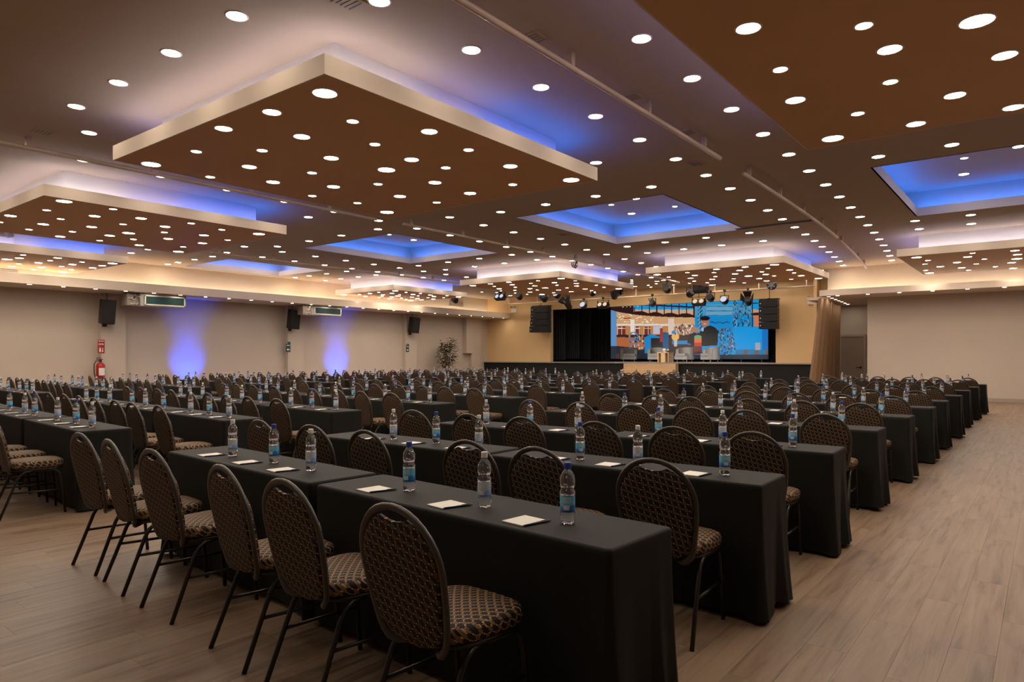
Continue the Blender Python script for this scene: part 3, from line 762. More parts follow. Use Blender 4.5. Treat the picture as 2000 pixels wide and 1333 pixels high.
for bname, XE, ntab, rows, w0 in (('right', -1.22, 2, R_, False), ('middle', -7.02, 3, M_, True), ('left', -15.15, 3, T_, True)):
    for ri, (fy, tilt) in enumerate(rows):
        a = math.radians(-tilt); ca, sa = math.cos(a), math.sin(a)
        def at(dx, dy):          # dx metres left of the right end, dy metres behind the front edge
            return (XE - dx * ca - dy * sa * 1.0, fy + (-dx) * sa + dy * ca)
        rown = ORD[ri] + ' row of the ' + bname + ' block'
        seq = 0
        xj = rj.uniform(-0.03, 0.03) if ri else 0
        for t in range(ntab):
            x0 = t * (1.945 if ntab == 2 else 1.985) + xj
            c = at(x0 + TL / 2, TD / 2)
            pos = ['right-end', 'middle' if ntab == 3 else 'left-end', 'left-end'][t]
            make_table((c[0], c[1], 0), a, 'black-draped table at the %s of the %s' % (pos.replace('-', ' '), rown), 'black draped tables in rows', tk, 'r' if t == 0 else ('l' if t == ntab - 1 else 'm')); tk += 1
            base = [0.34, 0.85, 1.38] if bname == 'right' else [0.30, 0.83, 1.36]
            for s in range(3):
                seq += 1
                who = '%s seat from its right end, %s' % (ORD[seq - 1], rown)
                bx = x0 + base[s] + rj.uniform(-0.05, 0.05)
                # chair
                if bname == 'right' and ri == 0: chx = [0.53, 1.24, 1.78, 2.64, 3.28, 3.86][seq - 1]; cy = -0.27
                elif bname == 'right' and ri == 1: chx = [0.35, 1.06, 1.58, 2.50, 3.12, 3.78][seq - 1]; cy = -0.28
                else: chx = x0 + [0.34, 0.98, 1.60][s] + rj.uniform(-0.06, 0.06); cy = -0.28 + rj.uniform(-0.03, 0.01)
                q = at(chx, cy)
                make_chair((q[0], q[1], 0), a + math.radians(rj.uniform(-4, 4)), 'woven-pattern banquet chair, ' + who, 'patterned banquet chairs at the tables')
                # bottle
                if bname == 'right' and ri == 0: bx = [0.35, 0.82, 1.37, 2.29, 2.73, 3.24][seq - 1]
                if bname == 'right' and ri == 1: bx = [0.25, 0.82, 1.23, 2.12, 2.59, 3.06][seq - 1]
                q = at(bx, 0.20 + rj.uniform(-0.02, 0.03))
                white = (seq % 2 == 1) == w0
                make_bottle((q[0], q[1], TH + 0.001), -PI / 2 + 0.5 - math.radians(288) + rj.uniform(-0.35, 0.35), white, ('white-capped' if white else 'blue-capped') + ' water bottle, ' + who, 'water bottles on the tables')
                # notepad and pen
                q = at(bx + 0.16, 0.12)
                pr = a + math.radians(rj.uniform(-5, 5))
                o = tag(link('notepad', PADM, None, (q[0], q[1], TH), pr), 'blank white notepad, ' + who, 'notepad', 'notepads on the tables')
                q = at(bx + 0.088, 0.118)
                o = tag(link('pen', PENM, None, (q[0], q[1], TH + 0.0045), pr + math.radians(81 + rj.uniform(-5, 5))), 'navy pen, ' + who, 'pen', 'pens on the tables')
                link('clip', CLIPM, o)

# ------------------------------------------------------------------ left wall: speakers, units, signs
def wall_speaker(px, py0, py1, label):
    X = XL + 0.22; p = PX(px, py0, X); q = PX(px, py1, X); hgt = p[2] - q[2]
    o = tag(empty('wall_speaker', (X, p[1] + 0.1, (p[2] + q[2]) / 2)), label, 'speaker', 'black speakers on the left wall')
    w = 0.235; d = 0.32
    b = MB(); pts = [(0.24, -w), (0.24 + d, -w * 0.8), (0.24 + d, w * 0.8), (0.24, w)]
    b.prism([(x_, y_) for x_, y_ in pts], -hgt / 2, hgt / 2)
    me = b.mesh('cabinet', 'black_plastic'); me.transform(Matrix.Translation((0.25, 0, 0)) @ Matrix.Rotation(0.16, 4, 'Y') @ Matrix.Rotation(-0.30, 4, 'Z') @ Matrix.Translation((-0.25, 0, 0)))
    link('cabinet', me, o)
    b = MB(); b.box((0.24 + d, -w * 0.76, -hgt / 2 + .03), (0.24 + d + 0.012, w * 0.76, hgt / 2 - .03)); me = b.mesh('grille', 'speaker_grille')
    me.transform(Matrix.Translation((0.25, 0, 0)) @ Matrix.Rotation(0.16, 4, 'Y') @ Matrix.Rotation(-0.30, 4, 'Z') @ Matrix.Translation((-0.25, 0, 0))); link('grille', me, o)
    b = MB(); b.box((0, -0.06, -hgt / 2 - 0.1), (0.06, 0.06, hgt / 2 - 0.3)); b.box((0, -0.03, -hgt / 2 + 0.1), (0.34, 0.03, -hgt / 2 + 0.18)); b.build('bracket', 'black_metal', o)
    b = MB(); b.tube([(0.2, 0, hgt / 2 - 0.02), (0.14, 0.03, hgt / 2 + 0.2), (0.1, 0.0, 3.5 - o.location.z)], 0.012, 6); b.build('cable', 'black_metal', o)
wall_speaker(197, 586, 632, 'black wall speaker above the red sign, nearest along the left wall')
wall_speaker(561, 605, 642, 'black wall speaker on the second pilaster above a green sign')
wall_speaker(797, 620, 650, 'black wall speaker on the farthest pilaster left of the plant')
def ac_unit(px0, px1, py0, py1, label):
    X = SX0 - 0.42; p = PX(px0, py0, X); q = PX(px1, py0, X); hgt = SZ0 + 0.16 - PX(px1, py1, X)[2]
    o = tag(empty('air_conditioner', (X - 0.62, (p[1] + q[1]) / 2, SZ0 - 0.004)), label, 'air conditioner', 'ducted air conditioners under the left shelf')
    L_ = (q[1] - p[1]) / 2
    b = MB(); fx = 0.62
    b.box((0.02, -L_ * 0.60, -hgt), (fx, L_, 0)); b.build('casing', 'grey_metal', o)
    b = MB(); b.box((fx, -L_ * 0.42, -hgt + 0.07), (fx + 0.006, L_ * 0.93, -0.09)); b.build('outlet', 'teal_glass', o)
    b = MB()
    for a_, c_ in (((fx, -L_ * 0.45, -hgt + 0.03), (fx + 0.03, L_ * 0.97, -hgt + 0.07)), ((fx, -L_ * 0.45, -0.09), (fx + 0.03, L_ * 0.97, -0.05)), ((fx, -L_ * 0.46, -hgt + 0.03), (fx + 0.03, -L_ * 0.42, -0.05)), ((fx, L_ * 0.93, -hgt + 0.03), (fx + 0.03, L_ * 0.97, -0.05))): b.box(a_, c_)
    b.build('outlet_frame', 'trim_white', o)
    b = MB(); b.box((0.1, -L_, -hgt), (fx - 0.05, -L_ * 0.60, -0.03)); b.build('control_box', 'vent_grey', o)
    r = random.Random(px0); b = MB()
    for k in range(9):
        z = -hgt * r.uniform(0.15, 0.9); y1 = -L_ * r.uniform(0.64, 0.98); b.tube([(fx - 0.05, y1, z), (fx + 0.04, y1 + 0.05, z + r.uniform(-.1, .1)), (fx - 0.03, y1 + 0.12, z + r.uniform(-.1, .1))], 0.012, 5)
    b.build('wiring', 'trim_white', o)
ac_unit(250, 363, 569, 593, 'ducted air conditioner under the shelf between the two nearest wall speakers')
ac_unit(593, 667, 591, 611, 'ducted air conditioner under the shelf right of the second wall speaker')
def wall_sign(px0, px1, py0, py1, m, label, cat, kind):
    X = XL + 0.225; p = PX(px0, py0, X); q = PX(px1, py1, X); w = q[1] - p[1]; hgt = p[2] - q[2]
    o = tag(empty('wall_sign', (X, (p[1] + q[1]) / 2, (p[2] + q[2]) / 2)), label, cat)
    b = MB(); b.box((0, -w / 2, -hgt / 2), (0.012, w / 2, hgt / 2)); b.build('plate', m, o)
    b = MB(); x_ = 0.012; x1 = 0.014
    if kind == 'red':
        b.box((x_, -w * .40, hgt * .36), (x1, -w * .18, hgt * .44)); b.box((x_, -w * .12, hgt * .37), (x1, w * .40, hgt * .42))
        for k in range(6): b.box((x_, -w * .40 + k * w * .135, hgt * .12), (x1, -w * .40 + k * w * .135 + w * .09, hgt * .22))
        b.box((x_, -w * .30, -hgt * .42), (x1, -w * .05, -hgt * .15)); b.box((x_, -w * .22, -hgt * .15), (x1, -w * .12, -hgt * .06))
        b.box((x_, w * .12, -hgt * .42), (x1, w * .30, -hgt * .30)); b.box((x_, w * .16, -hgt * .30), (x1, w * .26, -hgt * .10))
    else:
        b.box((x_, -w * .42, hgt * .34), (x1, -w * .2, hgt * .44))
        for k in range(5): b.box((x_, -w * .36 + k * w * .15, hgt * .10), (x1, -w * .36 + k * w * .15 + w * .10, hgt * .20))
        b.add([(x1, -w * .34, -hgt * .26), (x1, 0, -hgt * .12), (x1, 0, -hgt * .40)], [(0, 2, 1)]); b.box((x_, 0, -hgt * .30), (x1, w * .34, -hgt * .22))
    b.build('print', 'sign_white', o)
wall_sign(191, 204, 664, 690, 'sign_red', 'red fire extinguisher sign on the first left wall pilaster', 'sign', 'red')
wall_sign(558, 567, 668, 688, 'sign_green', 'green exit arrow sign on the second left wall pilaster', 'sign', 'green')
wall_sign(793, 798.5, 672, 688, 'sign_green', 'small green exit arrow sign on the farthest left wall pilaster', 'sign', 'green')
# fire extinguisher
p = PX(197, 738, XL + 0.4); 
o = tag(empty('fire_extinguisher', (XL + 0.38, p[1], p[2] - 0.03)), 'red fire extinguisher hanging on the left wall below the red sign', 'extinguisher')
b = MB(); b.lathe([(0.10, 0.0), (0.125, 0.02), (0.128, 0.40), (0.11, 0.46), (0.05, 0.51), (0.035, 0.53)], 18); b.build('cylinder', 'red_paint', o)
b = MB(); b.lathe([(0.035, 0.53), (0.04, 0.56), (0.03, 0.60)], 10); b.box((-0.02, -0.12, 0.60), (0.02, 0.06, 0.625)); b.box((-0.015, -0.13, 0.65), (0.015, 0.02, 0.67)); b.build('valve', 'black_metal', o)
b = MB(); b.tube([(0, -0.03, 0.57), (0, -0.14, 0.56), (0, -0.19, 0.45), (0, -0.19, 0.2), (0, -0.16, 0.05)], 0.014, 6); b.build('hose', 'black_plastic', o)
b = MB(); b.grid(lambda u, v: (0.130 * math.cos((u - .5) * 1.5), 0.130 * math.sin((u - .5) * 1.5), 0.10 + 0.24 * v), 8, 2); b.build('label_plate', 'sign_white', o)
b = MB(); b.box((-0.38 + 0.22, -0.03, 0.40), (-0.11, 0.03, 0.46)); b.build('wall_hook', 'black_metal', o)

# blue uplights on the floor against the left wall
def uplight(px, label, energy):
    Y = PX(px, 735, XL)[1]
    o = tag(empty('uplight', (XL + 1.15, Y, 0.0)), label, 'stage light', 'blue uplights on the floor')
    b = MB(); b.lathe([(0.10, 0.10), (0.12, 0.14), (0.12, 0.30), (0.10, 0.31)], 16); b.build('housing', 'black_metal', o)
    b = MB(); b.box((-0.16, -0.02, 0.0), (-0.13, 0.02, 0.24)); b.box((0.13, -0.02, 0.0), (0.16, 0.02, 0.24)); b.box((-0.16, -0.02, 0), (0.16, 0.02, 0.02)); b.box((-0.14, -0.01, 0.2), (0.14, 0.01, 0.23)); b.build('yoke', 'black_metal', o)
    b = MB(); b.lathe([(0.085, 0.311), (0.085, 0.314)], 16); b.build('lens', 'led_blue', o)
    for en, size, tilt, bl in ((energy, 58, 0.62, 0.8), (energy * 0.9, 46, 1.22, 1.0)):
        l = bpy.data.lights.new('uplight_beam', 'SPOT'); l.energy = en; l.color = (0.0, 0.07, 1.0); l.spot_size = math.radians(size); l.spot_blend = bl; l.shadow_soft_size = 0.06
        lo = bpy.data.objects.new('uplight_beam', l); C.objects.link(lo); lo.parent = o; lo.location = (0, 0, 0.36); lo.rotation_euler = (0, PI / 2 + tilt, 0)
uplight(366, 'blue uplight on the floor by the left wall, behind the left tables', 170)
uplight(657, 'blue uplight on the floor by the left wall, farther towards the stage', 170)

# plant
Y = PX(866, 700, XL + 0.6)[1]
o = tag(empty('potted_plant', (XL + 0.85, Y, 0)), 'tall thin leafy plant in a pot against the left wall near the stage', 'plant')
b = MB(); b.lathe([(0.17, 0), (0.23, 0.36), (0.25, 0.38), (0.23, 0.38), (0.22, 0.34)], 16); b.build('pot', 'pot_dark', o)
r = random.Random(5); stems = []
for k in range(4):
    a = k * 1.6; pth = [(0.03 * math.cos(a), 0.03 * math.sin(a), 0.3)]
    for i in range(1, 7): pth.append((0.03 * math.cos(a) + 0.045 * i * math.cos(a) * r.uniform(.5, 1.2), 0.03 * math.sin(a) + 0.05 * i * math.sin(a) * r.uniform(.5, 1.2), 0.3 + 0.34 * i * (1 - 0.05 * k)))
    stems.append(pth); b = MB(); b.tube(pth, [0.016 - 0.0018 * i for i in range(7)], 6); b.build('stem', 'stem_tan', o)
lf = MB()
for k in range(640):
    st_ = r.choice(stems); i = r.uniform(2.2, 5.9); i0 = int(i); p0 = Vector(st_[i0]).lerp(Vector(st_[min(i0 + 1, 6)]), i - i0)
    a = r.uniform(0, 2 * PI); rad = r.uniform(0.03, 0.40) * (1.15 - abs(i - 3.6) / 3.4)
    c = p0 + Vector((math.cos(a) * rad * 0.8, math.sin(a) * rad, r.uniform(-0.12, 0.14)))
    d = Vector((math.cos(a), math.sin(a), r.uniform(-0.7, 0.5))).normalized(); s_ = d.cross(Vector((0, 0, 1))).normalized() * 0.040
    l_ = r.uniform(0.15, 0.27); up = Vector((0, 0, 0.012))
    lf.add([c, c + d * l_ * 0.45 + s_ + up, c + d * l_, c + d * l_ * 0.45 - s_ + up], [(0, 1, 2, 3)])
tag(lf.build('foliage', 'leaf_green', o), kind='stuff')

# ------------------------------------------------------------------ stage dressing
attr_mat('screen_print', emission=0.42)
SY = 33.2
def inpoly(x, y, pts):
    c = False; n = len(pts)
    for i in range(n):
        (x1, y1), (x2, y2) = pts[i], pts[i - 1]
        if (y1 > y) != (y2 > y) and x < (x2 - x1) * (y - y1) / (y2 - y1) + x1: c = not c
    return c
rs = random.Random(9)
SPECK = [(rs.uniform(160, 700), rs.uniform(245, 350)) for _ in range(40)]
BOTT = [(rs.uniform(1150, 1440), rs.uniform(420, 500), rs.choice([(90, 60, 70), (30, 60, 90), (120, 165, 190), (30, 90, 110)])) for _ in range(60)]
BOTT += [(rs.uniform(1440, 1640), rs.uniform(120, 380), rs.choice([(30, 50, 75), (90, 150, 180), (60, 70, 90), (20, 110, 170)])) for _ in range(120)]
BOTT += [(rs.uniform(1290, 1460), rs.uniform(500, 700), rs.choice([(40, 60, 80), (90, 160, 190), (110, 85, 95), (20, 110, 170)])) for _ in range(90)]
BOTT += [(rs.uniform(790, 1000), rs.uniform(370, 480), rs.choice([(220, 200, 180), (120, 60, 40), (60, 40, 40), (230, 220, 210)])) for _ in range(60)]
BOTT += [(rs.uniform(280, 450), rs.uniform(490, 640), rs.choice([(30, 130, 190), (60, 40, 40), (230, 190, 150), (190, 120, 70)])) for _ in range(70)]
MAN = [(1090, 430), (1150, 385), (1190, 378), (1240, 402), (1275, 440), (1265, 600), (1090, 610), (1000, 600), (925, 570), (945, 490), (1000, 450), (1040, 470), (1075, 450)]
def screen_col(x, y):
    roof_lo = 205 + 88 * (1 - math.exp(-(x - 74) / 300.0)); roof_hi = 118 + 35 * math.exp(-(x - 80) / 60.0)
    c = (10, 140, 205)
    if x < 1010:
        if y < roof_lo:
            c = (20, 150, 215) if y < 200 else (205, 165, 130)
            post = (x % 83) < 13 or (abs(y - 152 - (x - 560) * 0.05) < 9 and x > 330)
            hill = y > roof_lo - 28 - 20 * abs(math.sin(x * PI / 165))
            if x < 330 or post or hill or (x < 420 and y < 150): c = (48, 24, 26)
            if x < 400 and y < 175 and (x % 41) < 13 and x > 200: c = (150, 175, 190)
        elif x < 140: c = (95, 145, 195) if y < 610 else (45, 50, 62)
        else:
            c = (208, 160, 112) if y < 360 else (190, 128, 76)
            if y < 310 and abs(y - 297) < 6 and x < 300: c = (150, 40, 35)
            if 360 < y < 382: c = (225, 215, 200)
            for wx0, wx1 in ((148, 240), (345, 402), (442, 516)):
                if wx0 < x < wx1 and 388 < y < 482: c = (235, 215, 195) if (x - wx0) % 46 < 6 or abs(y - 410) < 4 else (118, 48, 40)
            if 292 < x < 338 and 310 < y < 475: c = (232, 222, 210)
            if 715 < x < 780 and 300 < y < 480: c = (222, 200, 180)
            if 550 < x < 650 and 385 < y < 470: c = (190, 190, 200)
            if 790 < x < 1010 and 365 < y < 480: c = (170, 130, 100)
            if y > 482: c = (55, 32, 30)
            if y > 510 and x < 470 - (y - 510) * 0.2: c = (178, 100, 58)
            if y > 640 - (470 - x) * 0.1: c = (38, 42, 52)
            if 274 < x < 378 and abs(math.hypot(x - 326, y - 505) - 50) < 7: c = (60, 130, 180)
            if inpoly(x, y, [(445, 520), (520, 468), (600, 500), (640, 505), (600, 520), (520, 520), (525, 690), (455, 690)]): c = (20, 130, 195)
            if 525 < x < 640 and 520 < y < 600: c = (30, 28, 32)
            if 620 < x < 655 and 410 < y < 560: c = (165, 45, 40)
            if 655 < x < 720 and 455 < y < 640: c = (25, 85, 130)
            if 760 < x < 1000 and 545 < y < 590: c = (30, 130, 195)
            if 780 < x < 815 and 540 < y < 610: c = (200, 190, 170)
            if math.hypot(x - 795, (y - 505)) < 42: c = (235, 178, 98)
            if math.hypot(x - 785, (y - 455) * 1.6) < 34: c = (40, 135, 195)
            for sx, sy in SPECK:
                if abs(x - sx) < 10 and abs(y - sy) < 5: c = (240, 225, 205)
            if y > 690 and x < 190: c = (110, 60, 52) if (x % 22) < 11 else (50, 40, 44)
    else:
        if y < 270: c = (70, 150, 190) if y > 140 else (25, 150, 215)
        if 1140 < x < 1430 and 150 < y < 270: c = (110, 160, 190) if (y % 52) > 14 else (40, 130, 180)
        if 1170 < x < 1420 and 280 < y < 470: c = (8, 135, 200)
        if 1180 < x < 1400 and abs(y - 345 - 8 * math.sin(x / 13.0)) < 5: c = (10, 60, 110)
        if (abs(x - 1070) < 26 or abs(x - 1460) < 22) and y < 560: c = (120, 175, 200) if ((x + y) % 44) < 10 or abs((x % 46)) < 8 else (15, 90, 140)
        if x > 1640 and y < 280: c = (15, 150, 215) if y < 200 else (200, 150, 110)
        if x > 1640 and (y > 250 - 18 * math.sin((x - 1640) / 36.0) and y < 268 or abs(x - 1655) < 7 or (abs(y - 130) < 6)): c = (45, 28, 34)
        if 1675 < x < 1755 and 265 < y < 390: c = (205, 120, 80)
        if x > 1755 and y < 420: c = (15, 120, 190)
        if 1440 < x and y > 395: c = (0, 150, 222) if x < 1765 else (10, 110, 190)
        if x > 1470 and y > 648: c = (40, 120, 165) if int(x / 40) % 3 else (110, 90, 90)
        if 1685 < x < 1745 and 570 < y < 650: c = (160, 165, 175)
        if 1395 < x < 1440 and 530 < y < 640: c = (150, 160, 190)
        if y > 705: c = (38, 50, 64)
    for bx, by, bc in BOTT:
        if abs(x - bx) < 6 and abs(y - by) < 11: c = bc
    if 925 < x < 1280 and inpoly(x, y, MAN): c = (18, 18, 20)
    if abs(x - 1098) < 9 and 400 < y < 440: c = (170, 185, 190)
    if math.hypot((x - 1125) / 46, (y - 338) / 54) < 1: c = (176, 112, 92)
    if math.hypot((x - 1125) / 17, (y - 360) / 5) < 1: c = (225, 205, 195)
    if math.hypot((x - 1125) / 54, (y - 298) / 27) < 1: c = (20, 18, 20)
    if math.hypot((x - 1010) / 46, (y - 428) / 30) < 1: c = (170, 120, 105)
    if 1003 < x < 1087 and 510 < y < 612: c = (226, 112, 62) if y < 570 else (190, 60, 45)
    if math.hypot((x - 1045) / 42, (y - 505) / 20) < 1: c = (100, 165, 120)
    if 1000 < x < 1090 and 612 < y < 700: c = (105, 45, 35)
    return srgb(*c)
xl, xr = PY(1193, 650, SY)[0], PY(1500, 650, SY)[0]
zb, zt = PY(1350, 701.5, SY)[2], 4.35
o = tag(empty('led_screen', ((xl + xr) / 2, SY, STG)), 'huge glowing LED screen showing a barman at the back of the stage', 'screen')
ox = (xl + xr) / 2; NU, NV = 310, 112
def sfn(u, v): return (xl + (xr - xl) * u - ox, 0, zb + (zt - zb) * v - STG)
def scol(u, v):
    X, Z = xl + (xr - xl) * u, zb + (zt - zb) * v
    px, py = proj(X, SY, Z)
    return screen_col((px - 1180) * 5.714, (py - 570) * 5.714)
me = paint_grid_mesh('picture', sfn, scol, NU, NV, 'screen_print'); link('picture', me, o)
b = MB(); b.box((xl - ox - .03, 0.01, zb - STG - .02), (xr - ox + .03, 0.12, zt - STG + .03)); b.build('cabinet_frame', 'black_metal', o)
b = MB()
for k in range(9): b.box((xl - ox + 0.3 + k * (xr - xl - 0.6) / 8 - .03, 0.02, 0), (xl - ox + 0.3 + k * (xr - xl - 0.6) / 8 + .03, 0.1, zb - STG))
b.build('feet', 'black_metal', o)
# black wing drapes on the left of the stage and one on the right
def drape(px0, px1, Y, label, z0=STG + 0.03, zt_=4.9, m='drape_black', nf=7):
    xa, xb = PY(px0, 650, Y)[0], PY(px1, 650, Y)[0]; b = MB()
    nu = nf * 6
    for s in (0, 1):
        b.grid(lambda u, v, s=s: ((xa + (xb - xa) * u) - (xa + xb) / 2, 0.05 * math.sin(u * nf * 2 * PI) + s * 0.015, (z0 + (zt_ - z0) * v) - z0), nu, 2)
    o = tag(b.build('stage_drape', m, None, ((xa + xb) / 2, Y, z0)), label, 'drape', 'black stage drapes'); return o
drape(1068, 1104, 30.3, 'black wing drape nearest the yellow wall on the left of the stage', STG + 0.10)
drape(1103, 1131, 31.1, 'second black wing drape beside the left yellow wall', STG + 0.16)
drape(1130, 1153, 32.0, 'third black wing drape, further back on the left', STG + 0.12)
drape(1150, 1196, 33.6, 'black drape hanging directly left of the screen')
drape(1497, 1540, 33.5, 'black drape hanging directly right of the screen')
# armchairs
def armchair(px, Y, rz, label):
    X = PY(px, 690, Y)[0]
    o = tag(empty('tub_armchair', (X, Y, STG), rz), label, 'armchair', 'grey armchairs on the stage')
    b = MB(); n = 18; vs = []
    for k, (ri, ro, z) in enumerate([(0, 0, 0)]): pass
    prof = []
    for i in range(n + 1):
        a = PI * (-0.12) + PI * 1.24 * i / n
        hz = 0.60 + 0.14 * max(0, math.sin(PI * i / n)) ** 0.7
        ro, ri = 0.44, 0.31
        cx, cy = math.cos(a), math.sin(a)
        vs += [(ro * cx, ro * cy * 0.9, 0.12), (ro * cx * 1.02, ro * cy * 0.92, hz), (ri * cx, ri * cy * 0.9, hz), (ri * cx, ri * cy * 0.9, 0.12)]
    fs = [(4 * i + j, 4 * i + (j + 1) % 4, 4 * i + 4 + (j + 1) % 4, 4 * i + 4 + j) for i in range(n) for j in range(4)]
    fs += [(0, 1, 2, 3), (4 * n + 3, 4 * n + 2, 4 * n + 1, 4 * n)]
    b.add(vs, fs, 0, False); fix = fix_normals(b.mesh('shell', 'armchair_grey')); link('shell', fix, o)
    b = MB(); b.box((-0.29, -0.38, 0.30), (0.29, 0.22, 0.42)); b.build('seat_cushion', 'armchair_grey', o)
    b = MB(); b.box((-0.36, -0.34, 0.12), (0.36, 0.26, 0.30)); b.build('base', 'armchair_grey', o)
    for sx in (-1, 1):
        for sy in (-1, 1):
            b = MB(); b.tube([(sx * 0.28, sy * 0.22, 0), (sx * 0.27, sy * 0.2, 0.13)], 0.02, 6); b.build('leg', 'grey_metal', o)
armchair(1228, 32.2, 0.55, 'grey tub armchair at the left end of the stage row')
armchair(1282, 32.2, 0.25, 'grey tub armchair left of the wooden cube table')
armchair(1337, 32.2, -0.20, 'grey tub armchair right of the wooden cube table')
armchair(1388, 32.2, -0.60, 'grey tub armchair at the right end of the stage row')
X = PY(1300, 700, 30.6)[0]
o = tag(empty('cube_table', (X, 30.6, STG)), 'pale wooden slotted cube table between the stage armchairs', 'table')
b = MB(); b.box((-0.3, -0.3, 0.43), (0.3, 0.3, 0.47)); b.build('top', 'wood_light', o)
for xx in (-0.28, 0.24): 
    b = MB(); b.box((xx, -0.28, 0), (xx + 0.04, 0.28, 0.43)); b.build('side', 'wood_light', o)
b = MB(); b.box((-0.11, -0.29, 0), (0.11, 0.29, 0.43)); b.build('centre_block', 'wood_light', o)
o = tag(empty('flower_bowl', (X - 0.02, 30.6, STG + 0.47)), 'small white flower arrangement on the wooden cube table', 'flowers')
b = MB(); b.lathe([(0.05, 0), (0.09, 0.05), (0.10, 0.07)], 12); b.build('bowl', 'trim_white', o)
r = random.Random(2)
for k in range(7):
    b = MB(); b.lathe([(0.02, -0.03), (0.05, -0.015), (0.055, 0.01), (0.03, 0.04)], 8, c=(r.uniform(-.12, .12), r.uniform(-.08, .08), 0.11 + r.uniform(-.02, .05))); b.build('blossom', 'flower_white', o)

# line array speakers
def line_array(px0, px1, py0, py1, Y, label, curve):
    a = PY(px0, py0, Y); c = PY(px1, py1, Y); w = (c[0] - a[0]); hgt = a[2] - c[2]
    o = tag(empty('line_array', ((a[0] + c[0]) / 2, Y, c[2])), label, 'speaker', 'hanging line array speakers')
    for k in range(4):
        z0 = hgt * (3 - k) / 4; cab = MB(); dy = curve * 0.02 * k * k
        pts = [(-w * .5 + dy * .3, -0.2 - dy), (w * .5 + dy * .3, -0.2 - dy), (w * .40, 0.32), (-w * .40, 0.32)]
        cab.prism(pts, z0 + 0.012, z0 + hgt / 4 - 0.012); e = cab.build('cabinet', 'black_plastic', o)
        g = MB(); g.box((-w * .47 + dy * .3, -0.21 - dy, z0 + 0.03), (w * .47 + dy * .3, -0.2 - dy, z0 + hgt / 4 - 0.03)); g.build('grille', 'speaker_grille', e)
        g = MB(); g.lathe([(0.022, -0.225 - dy), (0.022, -0.21 - dy)], 8, c=(-w * .40 + dy * .3, 0, z0 + hgt / 8), axis='y'); g.build('badge', 'sign_white', e)
    b = MB(); b.box((-w * .52, -0.1, hgt), (w * .52, -0.04, hgt + 0.05)); b.box((-w * .52, 0.1, hgt), (w * .52, 0.16, hgt + 0.05)); b.box((-0.05, -0.1, hgt), (0.05, 0.16, hgt + 0.06)); b.build('fly_frame', 'black_metal', o)
    b = MB(); b.tube([(0, 0, hgt + 0.05), (0, 0, HC - c[2])], 0.012, 6); b.build('chain', 'black_metal', o)
line_array(1041, 1073, 600, 650, 28.3, 'black hanging speaker stack before the left yellow stage wall', 1)
line_array(1485, 1521, 587, 643, 28.3, 'black hanging speaker stack at the right edge of the screen', -0.3)

